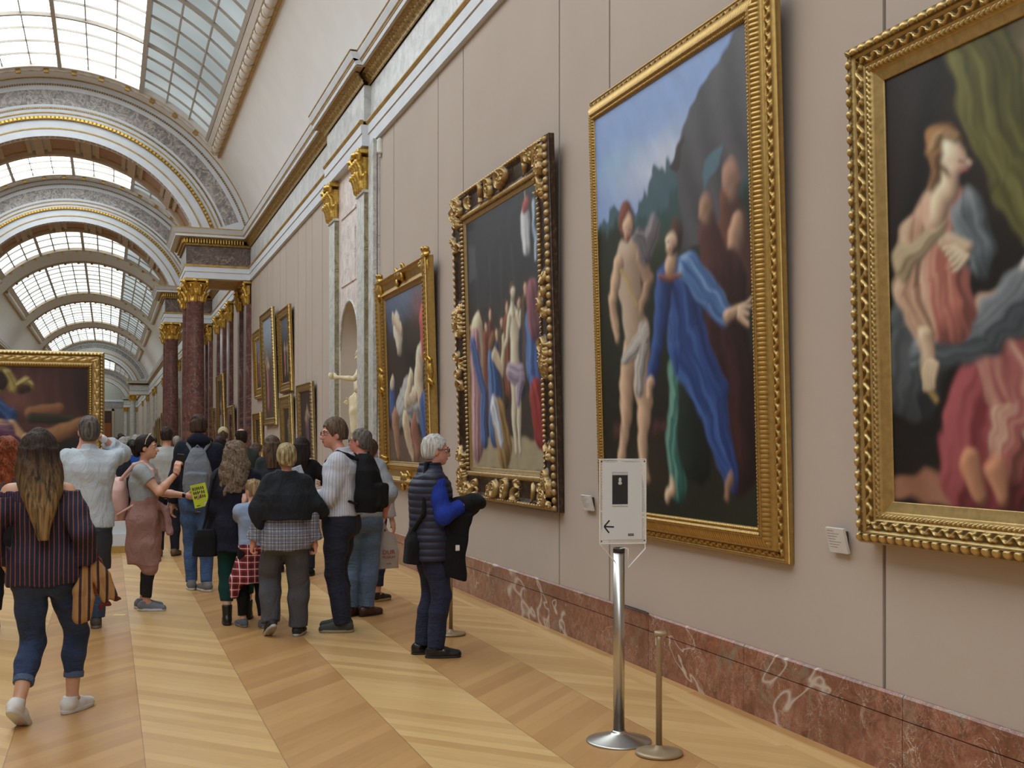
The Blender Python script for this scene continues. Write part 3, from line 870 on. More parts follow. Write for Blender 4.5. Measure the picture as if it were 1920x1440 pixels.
# ------------------------------------------------------------------ paintings: brush-stroke canvases
class Paint:
    """u to the viewer's right, v up, both in metres"""
    def __init__(s, W, H, px, bg):
        s.W, s.H = W, H; s.nx = int(W / px) + 1; s.ny = int(H / px) + 1
        s.u, s.v = np.meshgrid(np.linspace(0, 1, s.nx), np.linspace(0, 1, s.ny), indexing='ij')
        s.C = np.zeros((s.nx, s.ny, 3)) + np.array(srgb(*bg)); s.asp = H / W
        rs = np.random.RandomState(int(W * 1000 + H * 10)); s.rs = rs
        for k in range(9):
            a = rs.uniform(-1, 1, 2) * (2.2 + k * 1.6); b = rs.uniform(-1, 1, 2) * .011 / (1 + k * .22); ph = rs.uniform(0, 6.28)
            w = np.sin(6.28 * (a[0] * s.u + a[1] * s.v * s.asp) + ph); s.u = s.u + w * b[0]; s.v = s.v + w * b[1] / s.asp
    def _mixin(s, a, col): s.C = s.C * (1 - a[..., None]) + col * a[..., None]
    def grad(s, c0, c1, v0, v1):
        t = np.clip((s.v - v0) / (v1 - v0), 0, 1)[..., None]
        s.C = np.array(srgb(*c0)) * (1 - t) + np.array(srgb(*c1)) * t
    def soft(s, u, v, ru, rv, col, a=.8, rot=0):
        du, dv = s.u - u, (s.v - v) * s.asp; c, q = math.cos(rot), math.sin(rot)
        x = (du * c + dv * q) / ru; y = (-du * q + dv * c) / (rv * s.asp)
        s._mixin(np.exp(-(x * x + y * y) * 1.5) * a, np.array(srgb(*col)))
    def limb(s, pts, rs, col, hi=None, edge=.018, streak=0, a=1.0, light=(-.6, .6)):
        d = np.full(s.u.shape, 9.); nx_ = np.zeros_like(d); ny_ = np.zeros_like(d); tt = np.zeros_like(d)
        for i in range(len(pts) - 1):
            ax, ay = pts[i]; bx, by = pts[i + 1]; ay *= s.asp; by *= s.asp
            px, py = s.u - ax, s.v * s.asp - ay; L = (bx - ax) ** 2 + (by - ay) ** 2 + 1e-9
            t = np.clip((px * (bx - ax) + py * (by - ay)) / L, 0, 1); r = rs[i] + (rs[i + 1] - rs[i]) * t
            qx, qy = px - t * (bx - ax), py - t * (by - ay); dd = np.hypot(qx, qy) - r
            m = dd < d; d = np.where(m, dd, d); nx_ = np.where(m, qx / r, nx_); ny_ = np.where(m, qy / r, ny_)
            tt = np.where(m, qx * (by - ay) / L ** .5 / r - qy * (bx - ax) / L ** .5 / r + .05 * np.sin(4 * t + 2 * i), tt)
        al = np.clip(.5 - d / edge, 0, 1) * a
        sh = np.clip(.5 + .75 * (nx_ * light[0] + ny_ * light[1]), 0, 1)
        if streak: sh = np.clip(sh + .13 * np.sin(tt * streak + 7 * s.v) + .12 * np.sin(tt * streak * 1.7 + 11 * s.u - 6 * s.v) + .07 * np.sin(tt * streak * 3.3 + 16 * s.v), 0, 1)
        c = np.array(srgb(*col)); h = np.array(srgb(*(hi or tuple(min(255, int(x * 1.35) + 10) for x in col))))
        lo = c * .35
        k = sh[..., None]
        cc = np.where(k < .5, lo + (c - lo) * k * 2, c + (h - c) * (k - .5) * 2)
        s.C = s.C * (1 - al[..., None]) + cc * al[..., None]
    def poly(s, pts, col, edge=.01, a=1.0, hi=None, d=(1, 0)):
        """convex polygon"""
        m = np.full(s.u.shape, -9.); n = len(pts)
        P = [(x, y * s.asp) for x, y in pts]
        ar = sum(P[i][0] * P[(i + 1) % n][1] - P[(i + 1) % n][0] * P[i][1] for i in range(n)); sg = 1 if ar > 0 else -1
        for i in range(n):
            x0, y0 = P[i]; x1, y1 = P[(i + 1) % n]; L = math.hypot(x1 - x0, y1 - y0) + 1e-9
            m = np.maximum(m, sg * ((s.u - x0) * (y1 - y0) - (s.v * s.asp - y0) * (x1 - x0)) / L)
        al = np.clip(.5 - m / edge, 0, 1) * a
        c = np.array(srgb(*col)) + 0 * s.C
        if hi is not None:
            t = (.5 + .5 * np.sin((s.u * d[0] + s.v * d[1]) * 40 + 2 * np.sin(s.v * 9)))[..., None]; c = c * (1 - t) + np.array(srgb(*hi)) * t
        s.C = s.C * (1 - al[..., None]) + c * al[..., None]
    def hill(s, pts, col, edge=.012, a=1.0):
        us, vs = zip(*pts); top = np.interp(s.u, us, vs) + .008 * np.sin(s.u * 60) + .005 * np.sin(s.u * 143)
        al = np.clip(.5 - (s.v - top) / edge, 0, 1) * a
        s._mixin(al, np.array(srgb(*col)))
    def figure(s, u, v, hgt, skin=(196, 160, 130), robe=None, hair=(70, 45, 30), lean=0.0, cloth_hi=None, arms=((-.5, .1), (.5, .1)), turn=1):
        """a generic draped standing figure, v at the feet, hgt in fractions of the canvas height"""
        A = s.asp; h = hgt
        P = lambda x, y: (u + x * h * .5 * A * .5 + lean * y * h, v + y * h)
        r = h * A
        for sx in (-1, 1): s.limb([P(.12 * sx, .5), P(.17 * sx, .27), P(.14 * sx, .02)], [r * .055, r * .04, r * .022], skin)
        s.limb([P(0, .5), P(.02, .65), P(0, .8)], [r * .072, r * .066, r * .075], skin)
        for (ax, ay), sx in zip(arms, (-1, 1)):
            s.limb([P(.26 * sx, .8), P(.26 * sx + ax * .5, .8 + ay - .16), P(.26 * sx + ax, .8 + ay * 2 - .2)], [r * .032, r * .026, r * .018], skin)
        if robe:
            s.limb([P(.0, .52), P(.05, .3), P(.0, .1)], [r * .085, r * .10, r * .12], robe, cloth_hi, streak=9)
            s.limb([P(-.2, .8), P(.1, .62), P(.1, .5)], [r * .035, r * .06, r * .08], robe, cloth_hi, streak=7)
        s.limb([P(0, .82), P(.02, .9)], [r * .026, r * .026], skin)
        s.limb([P(-.02, .945), P(-.02, .955)], [r * .048, r * .045], hair)
        s.limb([P(.03 * turn, .935), P(.03 * turn, .925)], [r * .036, r * .03], skin)
    def mottle(s, amt=.25, fr=6):
        f = np.zeros(s.u.shape)
        for k in range(14):
            a = s.rs.uniform(-1, 1, 2) * fr * (1 + k * .6); f += np.sin(6.28 * (s.u * a[0] + s.v * s.asp * a[1]) + s.rs.uniform(0, 6.28)) / (1 + k * .25)
        f /= 4
        s.C = np.clip(s.C * (1 + amt * f[..., None]), 0, 1)
    def build(s, parent, x0, z0, y):
        g = s.C.mean(-1, keepdims=True); s.C = (g + (s.C - g) * .85) * .86
        s.u, s.v = np.meshgrid(np.linspace(0, 1, s.nx), np.linspace(0, 1, s.ny), indexing='ij')
        for _ in range(2):
            P = np.pad(s.C, ((1, 1), (1, 1), (0, 0)), mode='edge'); s.C = (P[:-2, 1:-1] + P[2:, 1:-1] + P[1:-1, :-2] + P[1:-1, 2:] + 2 * P[1:-1, 1:-1]) / 6
        V = np.stack([x0 + s.u * s.W, np.full(s.u.shape, y), z0 + s.v * s.H], -1).reshape(-1, 3)
        i = np.arange(s.nx - 1)[:, None] * s.ny + np.arange(s.ny - 1)[None, :]
        i = i.ravel(); F = np.stack([i, i + s.ny, i + s.ny + 1, i + 1], 1)
        me = mesh_np('canvas', V, F)
        at = me.color_attributes.new('Paint', 'FLOAT_COLOR', 'POINT')
        at.data.foreach_set('color', np.concatenate([s.C.reshape(-1, 3), np.ones((s.nx * s.ny, 1))], 1).astype(np.float32).ravel())
        return link('canvas', me, CANVAS, parent)
_n = N('oil_on_canvas'); _a = _n.n('ShaderNodeAttribute', attribute_name='Paint'); _v = _n.coord()
_n.bump(_n.noise(_v, 35, 4), .12, .004)
CANVAS = _n.done(_a.outputs[0], .42, 0, Specular_IOR_Level=.35)

# gilding that darkens in the carved hollows (colour ramp driven by the Relief attribute plus noise)
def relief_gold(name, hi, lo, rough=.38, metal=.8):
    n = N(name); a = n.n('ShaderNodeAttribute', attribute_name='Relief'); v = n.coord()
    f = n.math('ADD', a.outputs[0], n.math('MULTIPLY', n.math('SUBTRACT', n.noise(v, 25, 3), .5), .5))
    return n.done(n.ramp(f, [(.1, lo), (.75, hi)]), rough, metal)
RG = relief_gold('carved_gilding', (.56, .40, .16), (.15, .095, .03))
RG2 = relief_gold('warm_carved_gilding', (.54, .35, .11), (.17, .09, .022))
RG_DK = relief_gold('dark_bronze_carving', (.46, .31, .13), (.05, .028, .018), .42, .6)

def frame_mesh(W, H, w, hfun, px_s=.015, px_t=.008, y_back=0.0):
    """carved rectangular frame, lower-left outer corner at (0,0); hfun(s, t, L)->(height, relief)"""
    Vs = []; Fs = []; Rs = []; n0 = 0
    corners = [((0, 0), (1, 0), (0, 1), W), ((W, 0), (0, 1), (-1, 0), H), ((W, H), (-1, 0), (0, -1), W), ((0, H), (0, -1), (1, 0), H)]
    nt = int(w / px_t) + 1
    t = np.concatenate([[0.0, 0.0], np.linspace(0, w, nt), [w]])
    for (cx, cz), (dx, dz), (ix, iz), L in corners:
        ns = int(L / px_s) + 1
        fr = np.linspace(0, 1, ns)
        S = t[None, :] + (L - 2 * t[None, :]) * fr[:, None]; T = np.broadcast_to(t[None, :], S.shape)
        h, rel = hfun(S, T, L); h = np.array(h); rel = np.array(rel)
        h[:, 0] = y_back; h[:, -1] = h[:, -2] - .02; rel = rel + 0 * h
        V = np.stack([cx + dx * S + ix * T, -h, cz + dz * S + iz * T], -1).reshape(-1, 3)
        k = len(t); i = (np.arange(ns - 1)[:, None] * k + np.arange(k - 1)[None, :]).ravel()
        Vs.append(V); Rs.append(rel.reshape(-1)); Fs.append(np.stack([i, i + k, i + k + 1, i + 1], 1) + n0); n0 += len(V)
    me = mesh_np('frame', np.concatenate(Vs), np.concatenate(Fs))
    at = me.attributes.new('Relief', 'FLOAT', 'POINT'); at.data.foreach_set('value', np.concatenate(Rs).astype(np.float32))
    return me

def bumpy(S, T, t0, t1, per, amp, shape='egg'):
    """one ornamental row between t0 and t1; returns height and relief"""
    q = (T - t0) / (t1 - t0); ins = (q > 0) & (q < 1); qq = np.clip(q, 0, 1)
    ph = (S / per) % 1.0 - .5
    if shape == 'egg': e = np.clip(1 - (ph / .38) ** 2 - ((qq - .5) / .48) ** 2, 0, 1) ** .5
    elif shape == 'bead': e = np.clip(1 - (ph / .42) ** 2 - ((qq - .5) / .5) ** 2, 0, 1) ** .5
    elif shape == 'rope': e = (.5 + .5 * np.sin(2 * PI * (S / per + qq * .8))) * np.sin(PI * qq)
    elif shape == 'leaf': e = np.abs(np.sin(PI * (S / per + .25 * np.sin(2 * PI * qq)))) ** .7 * (.35 + .65 * np.sin(PI * qq)) * (1 - .5 * np.exp(-((ph) / .08) ** 2))
    elif shape == 'flute': e = (.5 + .5 * np.cos(2 * PI * S / per)) * np.sin(PI * qq) ** .5
    elif shape == 'wave':
        e = np.exp(-((qq - .5 - .3 * np.sin(2 * PI * S / per)) / .13) ** 2) + .8 * np.exp(-((ph) ** 2 + ((qq - .75) * .7) ** 2) / .012) + .8 * np.exp(-(((S / per + .5) % 1 - .5) ** 2 + ((qq - .25) * .7) ** 2) / .012)
        e = np.clip(e, 0, 1)
    e = np.where(ins, e, 0)
    return amp * e, np.where(ins, e, .0)

def prof(T, pts): 
    x, y = zip(*pts); return np.interp(T, x, y)

def f_annun(S, T, L):
    h = prof(T, [(0, .07), (.004, .085), (.012, .10), (.055, .115), (.06, .10), (.07, .095), (.12, .085), (.125, .078), (.155, .07), (.16, .06), (.195, .05), (.215, .045)])
    rel = np.full(T.shape, .6)
    for a in ((.012, .058, .062, .022, 'egg'), (.072, .118, .085, .014, 'wave'), (.128, .154, .03, .010, 'leaf')):
        b, r = bumpy(S, T, *a); h = h + b; ins = (T > a[0]) & (T < a[1]); rel = np.where(ins, .05 + .95 * r, rel)
    return h, rel
def f_garden(S, T, L):
    h = prof(T, [(0, .03), (.01, .05), (.02, .052), (.03, .045), (.07, .06), (.075, .085), (.14, .115), (.15, .12), (.155, .125), (.165, .122), (.17, .115), (.20, .105)])
    rel = np.full(T.shape, .55)
    for a in ((.032, .068, .075, .014, 'wave'), (.155, .168, .02, .005, 'bead'), (.178, .198, .022, .009, 'bead')):
        b, r = bumpy(S, T, *a); h = h + b; ins = (T > a[0]) & (T < a[1]); rel = np.where(ins, .05 + .95 * r, rel)
    b, r = bumpy(S, T, .085, .145, .028, .008, 'flute'); k = 1.0
    vert = 0.0
    h = h + b; rel = np.where((T > .085) & (T < .145), .25 + .65 * r, rel)
    return h, rel
def f_dark(S, T, L):
    h = prof(T, [(0, .05), (.015, .07), (.045, .08), (.06, .07), (.09, .055), (.22, .045), (.25, .055), (.29, .055), (.31, .045), (.34, .035)])
    rel = np.full(T.shape, .10)
    for a in ((.012, .055, .07, .022, 'bead'), (.245, .30, .045, .022, 'bead')):
        b, r = bumpy(S, T, *a); h = h + b; ins = (T > a[0]) & (T < a[1]); rel = np.where(ins, .15 + .85 * r, rel)
    rel = np.where(T > .30, .7, rel)
    # carved scrollwork near corners and centre
    zone = np.clip(1.3 - np.minimum(S, L - S) / .5, 0, 1) + np.clip(1.2 - np.abs(S - L / 2) / .42, 0, 1)
    zone = np.clip(zone * 3, 0, 1) * np.clip((T - .045) / .02, 0, 1) * np.clip((.26 - T) / .02, 0, 1)
    e = np.zeros(S.shape); rs = np.random.RandomState(int(L * 100))
    for k in range(int(L / .06)):
        s0 = rs.uniform(0, L); t0 = rs.uniform(.06, .25); rr = rs.uniform(.03, .075)
        d = np.hypot(S - s0, T - t0); e = np.maximum(e, np.exp(-((d - rr) / .014) ** 2)); e = np.maximum(e, np.exp(-(d / .022) ** 2))
    h = h + zone * (.02 + .055 * e); rel = np.where(zone > .3, .1 + .9 * e, rel)
    return h, rel
def f_simple(w, dark=False):
    def f(S, T, L):
        h = prof(T, [(0, .04), (.1 * w, .08), (.22 * w, .09), (.3 * w, .06), (.7 * w, .05), (.8 * w, .065), (.92 * w, .05), (w, .03)])
        rel = np.full(T.shape, .35)
        for a in ((.08 * w, .24 * w, .05, .015, 'egg'), (.78 * w, .92 * w, .035, .01, 'bead')):
            b, r = bumpy(S, T, *a); h = h + b; rel = np.where((T > a[0]) & (T < a[1]), .15 + .85 * r, rel)
        b, r = bumpy(S, T, .32 * w, .68 * w, .16, .015, 'leaf'); h = h + b; rel = np.where((T > .32 * w) & (T < .68 * w), .3 + .6 * r, rel)
        return h, rel
    return f
def f_gold(S, T, L):
    h = prof(T, [(0, .10), (.02, .12), (.05, .10), (.07, .07), (.16, .05), (.2, .075), (.22, .085), (.24, .06), (.27, .05)])
    rel = np.full(T.shape, .6)
    for a in ((.008, .045, .06, .012, 'leaf'), (.2, .235, .05, .01, 'rope')):
        b, r = bumpy(S, T, *a); h = h + b; rel = np.where((T > a[0]) & (T < a[1]), .1 + .9 * r, rel)
    return h, rel

def hang(label, yr, yl, z0, z1, w, ff, mat, canvas_fn, tilt=.03, xface=WX, group=None, px=(.015, .008), cpx=.012, name='painting', cdepth=.03, off=0.0, gap=.0):
    """a framed painting on the right wall; yr = nearer edge (right in the photo), yl = farther edge"""
    W = yl - yr; H = z1 - z0
    r = empty(name, (xface - gap, yl, z0), (tilt, 0, -PI / 2))
    tag(r, label, 'painting', group)
    link('frame', frame_mesh(W, H, w, ff, *px), mat, r, True)
    p = canvas_fn(W - 2 * w + .02, H - 2 * w + .02, cpx)
    p.build(r, w - .01, w - .01, -cdepth)
    m = MB(); m.box(.03, W - .03, -.01, .0, .03, H - .03); m.build('backing_board', DARKGAP, r)
    return r

# --- compositions: generic draped figures and landscapes in the colours of each picture
def c_right(W, H, px):
    p = Paint(W, H, px, (24, 22, 24)); S = (205, 172, 144)
    p.poly([(0, .55), (.2, 1), (0, 1)], (44, 38, 38), .05)
    p.soft(.75, .9, .32, .22, (188, 164, 112), 1.0); p.soft(1.0, .75, .2, .2, (150, 130, 96), .7)
    p.limb([(.33, 1.02), (.47, .72), (.70, .45)], [.10, .10, .09], (92, 92, 40), (138, 134, 66), streak=8)
    p.limb([(.62, .93), (.8, .95)], [.03, .05], (150, 146, 150)); 
    p.poly([(.0, 0), (1, 0), (1, .16), (0, .055)], (150, 98, 72), .02, 1, (166, 112, 86)); p.poly([(.55, .0), (1, .08), (1, .24), (.7, .16)], (150, 96, 60), .02)
    # a seated figure in rose and blue-grey drapery
    p.limb([(.1, .28), (.12, .42), (.2, .5)], [.12, .14, .12], (62, 70, 76), (96, 106, 112), streak=6)
    p.limb([(.36, .10), (.42, .24), (.45, .34)], [.17, .16, .12], (126, 44, 56), (178, 84, 92), streak=9)
    p.limb([(.40, .38), (.50, .24), (.42, .12)], [.10, .09, .05], (168, 92, 90), (226, 188, 160), streak=6)
    p.limb([(.58, .42), (.68, .34), (.54, .16)], [.10, .10, .05], (172, 96, 94), (230, 192, 162), streak=6)
    p.limb([(.13, .36), (.35, .37), (.55, .46), (.72, .42)], [.06, .08, .06, .035], (88, 100, 110), (140, 152, 160), streak=8)
    p.limb([(.2, .62), (.21, .52), (.23, .44)], [.11, .095, .11], (190, 110, 96), (228, 190, 160), streak=7)
    p.limb([(.1, .62), (.07, .5), (.13, .38)], [.05, .05, .04], (196, 150, 122), (226, 196, 164), streak=5)
    p.limb([(.13, .38), (.16, .30)], [.03, .02], S)
    p.limb([(.3, .64), (.36, .54), (.27, .585)], [.06, .055, .035], (98, 110, 120), (146, 158, 166), streak=6)
    p.limb([(.3, .56), (.22, .59)], [.03, .025], S)
    p.limb([(.06, .56), (.2, .62)], [.04, .03], (176, 156, 120), (206, 188, 150), streak=6)
    p.limb([(.2, .67), (.24, .73)], [.04, .035], S)
    p.limb([(.235, .785), (.225, .80)], [.065, .06], (138, 98, 54)); p.limb([(.262, .765), (.268, .75)], [.048, .034], (218, 184, 158))
    p.limb([(.30, .10), (.33, .04)], [.035, .02], (176, 120, 88)); p.limb([(.38, .09), (.40, .05)], [.03, .02], (176, 120, 88))
    p.limb([(.15, .30), (.2, .235)], [.008, .008], (176, 146, 70))
    p.limb([(.72, .63), (.9, .66)], [.05, .09], (186, 130, 62), (216, 164, 84))
    for a, b in ((.56, .57), (.52, .49), (.60, .47), (.66, .52)): p.limb([(a, b), (a + .03, b + .012)], [.018, .008], (206, 204, 190))
    p.limb([(.98, .9), (.93, .55), (.98, .2)], [.1, .12, .12], (70, 64, 60), (120, 108, 90), streak=6)
    p.limb([(.268, .762), (.285, .757)], [.005, .004], (120, 84, 70), edge=.008); p.limb([(.300, .752), (.308, .742)], [.006, .005], (226, 190, 166), edge=.01); p.limb([(.285, .727), (.297, .726)], [.005, .004], (160, 70, 66), edge=.008)
    p.soft(.285, .74, .02, .012, (214, 150, 130), .5); p.limb([(.19, .80), (.24, .825), (.275, .81)], [.014, .014, .012], (160, 128, 84), streak=9); p.limb([(.2, .77), (.17, .71)], [.02, .012], (120, 84, 48), streak=9)
    for k in range(5): p.limb([(.27 + .012 * k, .565 - .006 * k), (.22 + .010 * k, .572 - .012 * k)], [.009, .006], (214, 180, 152), edge=.008)
    for k in range(4): p.limb([(.155 + .012 * k, .31), (.15 + .014 * k, .27)], [.009, .006], (206, 172, 144), edge=.008)
    p.mottle(.10); return p
def c_garden(W, H, px):
    p = Paint(W, H, px, (30, 27, 22)); S = (188, 152, 122)
    p.grad((44, 42, 30), (128, 164, 226), .62, .74); p.soft(.5, .8, .4, .08, (214, 222, 236), .7); p.soft(.15, .86, .2, .05, (150, 196, 224), .5)
    p.hill([(0, .72), (.12, .76), (.3, .73), (.45, .80), (.6, .79), (1, .78)], (62, 96, 110)); p.hill([(0, .70), (.2, .73), (.4, .68), (.6, .74), (1, .72)], (48, 82, 84)); p.hill([(0, .70), (.18, .715), (.3, .60), (.55, .64), (1, .66)], (36, 44, 32), .03)
    p.soft(.5, .62, .3, .06, (54, 70, 38), .7)
    p.poly([(.58, .80), (.74, .93), (1.02, 1.02), (1.02, .72), (.78, .60), (.60, .60)], (70, 68, 74), .012, 1, (86, 84, 92), (1, .3)); p.poly([(.55, .79), (.66, .84), (.60, .77)], (58, 46, 46), .006)
    p.poly([(.74, .70), (.84, .73), (.86, .77), (.76, .76)], (80, 116, 134), .01)
    p.soft(.5, .2, .8, .2, (34, 26, 20), .8); p.soft(.35, .12, .2, .08, (66, 50, 36), .5)
    p.limb([(.88, .66), (.9, .58), (.93, .5)], [.05, .09, .1], (88, 50, 40), (132, 78, 52)); p.limb([(.9, .70), (.91, .685)], [.05, .04], (140, 104, 84)); p.limb([(.92, .6), (.86, .52)], [.04, .03], (164, 126, 100))
    p.limb([(.76, .62), (.8, .54)], [.06, .07], (78, 42, 38)); p.limb([(.745, .665), (.75, .655)], [.04, .032], (138, 104, 82))
    p.limb([(.85, .50), (.86, .35), (.9, .15)], [.1, .12, .12], (52, 24, 26), (76, 38, 36), streak=5)
    # pale standing figure at the left
    p.limb([(.30, .42), (.33, .26), (.32, .10)], [.07, .05, .03], S); p.limb([(.24, .40), (.2, .26), (.15, .12)], [.06, .045, .03], S)
    p.limb([(.24, .60), (.26, .52), (.26, .44)], [.095, .085, .075], (186, 156, 130), (218, 196, 172))
    p.limb([(.18, .61), (.11, .52), (.13, .43)], [.035, .03, .02], S); p.limb([(.34, .61), (.40, .54), (.33, .49)], [.035, .03, .02], (150, 118, 94))
    p.limb([(.31, .66), (.38, .62), (.42, .66)], [.03, .05, .05], (104, 98, 104), (148, 142, 148), streak=5)
    p.limb([(.2, .38), (.32, .42), (.3, .30)], [.03, .05, .03], (170, 164, 160), (214, 208, 202), streak=6)
    p.limb([(.225, .70), (.215, .72)], [.055, .05], (110, 52, 34)); p.limb([(.235, .695), (.24, .68)], [.04, .03], (196, 152, 124))
    # figure in a blue robe leaning away, green skirt
    p.limb([(.58, .32), (.56, .22), (.54, .07)], [.085, .07, .05], (44, 104, 98), (104, 164, 150), streak=7); p.limb([(.62, .28), (.66, .14)], [.08, .09], (20, 34, 30))
    p.limb([(.56, .52), (.62, .40), (.76, .26), (.86, .09)], [.09, .12, .08, .035], (26, 64, 138), (62, 112, 190), streak=6)
    p.limb([(.5, .53), (.44, .42), (.38, .31)], [.055, .045, .03], (24, 58, 128), (54, 100, 176)); p.limb([(.38, .31), (.36, .28)], [.022, .015], S)
    p.limb([(.64, .55), (.76, .48), (.86, .43)], [.055, .05, .035], (58, 108, 176), (134, 178, 226), streak=6); p.limb([(.88, .425), (.95, .43)], [.025, .012], S)
    p.limb([(.54, .56), (.555, .59)], [.035, .03], S); p.limb([(.555, .625), (.565, .635)], [.05, .046], (66, 44, 34)); p.limb([(.535, .62), (.53, .61)], [.036, .028], (212, 170, 144))
    p.limb([(.50, .075), (.46, .05)], [.022, .018], (204, 164, 136)); p.limb([(.85, .09), (.83, .05)], [.018, .014], (130, 96, 74))
    p.limb([(.47, .535), (.6, .535)], [.010, .010], (130, 76, 48))
    p.limb([(.25, .688), (.262, .687)], [.004, .003], (110, 76, 60), edge=.008); p.limb([(.245, .665), (.258, .665)], [.012, .009], (120, 60, 42)); p.limb([(.2, .59), (.3, .50)], [.006, .006], (190, 160, 90))
    p.limb([(.515, .622), (.522, .621)], [.004, .003], (90, 62, 54), edge=.008); p.limb([(.52, .603), (.528, .602)], [.004, .003], (170, 84, 76), edge=.008)
    for k in range(4): p.limb([(.93, .43 - .005 * k), (.985, .452 - .018 * k)], [.008, .006], (204, 166, 138), edge=.008)
    for x in (.1, .14, .42, .47): p.soft(x, .2, .03, .02, (110, 60, 60), .5)
    p.mottle(.10, 4); return p
def c_crowd(W, H, px):
    p = Paint(W, H, px, (42, 42, 48)); S = (200, 176, 146)
    p.grad((70, 60, 52), (58, 62, 70), .45, .75); p.poly([(0, .0), (1, 0), (1, .12), (0, .13)], (178, 162, 128), .02)
    for u in (.14, .34, .5, .66): p.poly([(u, .4), (u + .03, .4), (u + .03, .82), (u, .84)], (76, 80, 88), .02, .5)
    p.poly([(.04, .75), (.14, .77), (.14, .9), (.04, .9)], (96, 102, 110), .02, .6)
    for k in range(13):
        u = .04 + k * .077; v = .56 + .05 * math.sin(k * 2.1) + .04 * (k > 8)
        p.limb([(u, v - .3), (u, v - .05)], [.06, .05], [(96, 52, 46), (52, 64, 96), (74, 60, 50), (120, 66, 44)][k % 4], streak=5, a=.95)
        p.limb([(u, v + .01), (u + .005, v)], [.032, .026], (64, 46, 38)); p.limb([(u + .008, v), (u + .01, v - .01)], [.022, .018], (182, 150, 124))
    p.limb([(.86, .98), (.85, .8)], [.004, .004], (190, 176, 150)); p.limb([(.84, .9), (.85, .80)], [.05, .045], (208, 212, 222), (230, 232, 238), streak=4); p.limb([(.84, .93), (.87, .94)], [.03, .03], (150, 70, 66))
    p.limb([(.95, .93), (.93, .86), (.97, .80), (.95, .74)], [.02, .012, .02, .012], (150, 176, 214))
    p.limb([(.14, .55), (.16, .40), (.18, .30)], [.09, .07, .05], (200, 180, 150)); p.limb([(.1, .5), (.12, .3), (.1, .1)], [.08, .1, .09], (168, 120, 128), (224, 186, 190), streak=8); p.limb([(.06, .5), (.22, .30), (.2, .12)], [.04, .05, .05], (70, 96, 150), streak=6)
    p.limb([(.36, .42), (.38, .28), (.36, .14)], [.07, .09, .08], (52, 88, 148), (110, 150, 206), streak=7); p.limb([(.42, .2), (.48, .08)], [.09, .10], (156, 122, 66), (190, 158, 96), streak=8); p.limb([(.36, .24), (.44, .10)], [.05, .03], (190, 196, 214), streak=5)
    p.limb([(.40, .44), (.5, .38), (.52, .50)], [.035, .03, .02], S); p.limb([(.36, .49), (.37, .5)], [.045, .04], (120, 84, 52))
    p.figure(.66, .06, .63, (206, 190, 160), None, (84, 58, 42), 0, None, ((-.40, .02), (.22, .10)))
    p.limb([(.6, .36), (.72, .34), (.68, .26)], [.05, .06, .03], (160, 140, 166), (204, 188, 206), streak=7)
    p.limb([(.90, .5), (.92, .38), (.94, .3)], [.1, .12, .1], (52, 88, 156), (98, 138, 198), streak=7); p.limb([(.9, .28), (.96, .14)], [.07, .09], (150, 40, 42), (186, 72, 66), streak=6); p.limb([(.9, .62), (.92, .52)], [.07, .08], (120, 72, 84), streak=5)
    p.mottle(.12, 5); return p
def c_gold(W, H, px):
    p = Paint(W, H, px, (52, 46, 42)); S = (212, 184, 156)
    p.grad((60, 50, 44), (104, 122, 156), .8, .98); p.soft(.2, .85, .2, .1, (86, 110, 150), .7); p.soft(.85, .9, .2, .12, (150, 90, 84), .7)
    p.poly([(0, 0), (1, 0), (1, .12), (0, .2)], (110, 90, 78), .03)
    p.limb([(.3, .8), (.35, .7)], [.1, .08], (206, 190, 170)); p.limb([(.2, .86), (.4, .78)], [.04, .05], S); p.soft(.6, .6, .25, .12, (36, 30, 28), .8)
    p.limb([(.3, .3), (.5, .36), (.75, .33)], [.1, .14, .12], (178, 180, 182), (214, 214, 212), streak=6)
    p.limb([(.85, .6), (.8, .48), (.82, .38)], [.09, .1, .1], S); p.limb([(.62, .48), (.5, .36), (.7, .38)], [.06, .06, .06], S)
    p.limb([(.14, .44), (.14, .32)], [.08, .1], (56, 84, 140), streak=5); p.limb([(.14, .48), (.15, .5)], [.05, .04], S); p.limb([(.2, .25), (.26, .05)], [.1, .05], (150, 110, 84)); p.limb([(.45, .24), (.6, .04)], [.07, .04], (206, 172, 142))
    p.limb([(.92, .3), (.95, .12)], [.12, .12], (50, 82, 150), (90, 124, 190), streak=5); p.limb([(.66, .2), (.72, .06)], [.08, .06], (150, 96, 74)); p.limb([(.93, .8), (.96, .66)], [.07, .08], (166, 70, 66), streak=5)
    p.mottle(.18, 6); return p
def c_generic(seed, base, sky, robe):
    def f(W, H, px):
        p = Paint(W, H, px, base); rs = np.random.RandomState(seed)
        if sky: p.grad(base, sky, .55, .85)
        for k in range(3):
            p.figure(rs.uniform(.25, .75), rs.uniform(.05, .15), rs.uniform(.45, .7), robe=tuple(int(c * rs.uniform(.8, 1.2)) for c in robe))
        p.mottle(.2, 5); return p
    return f
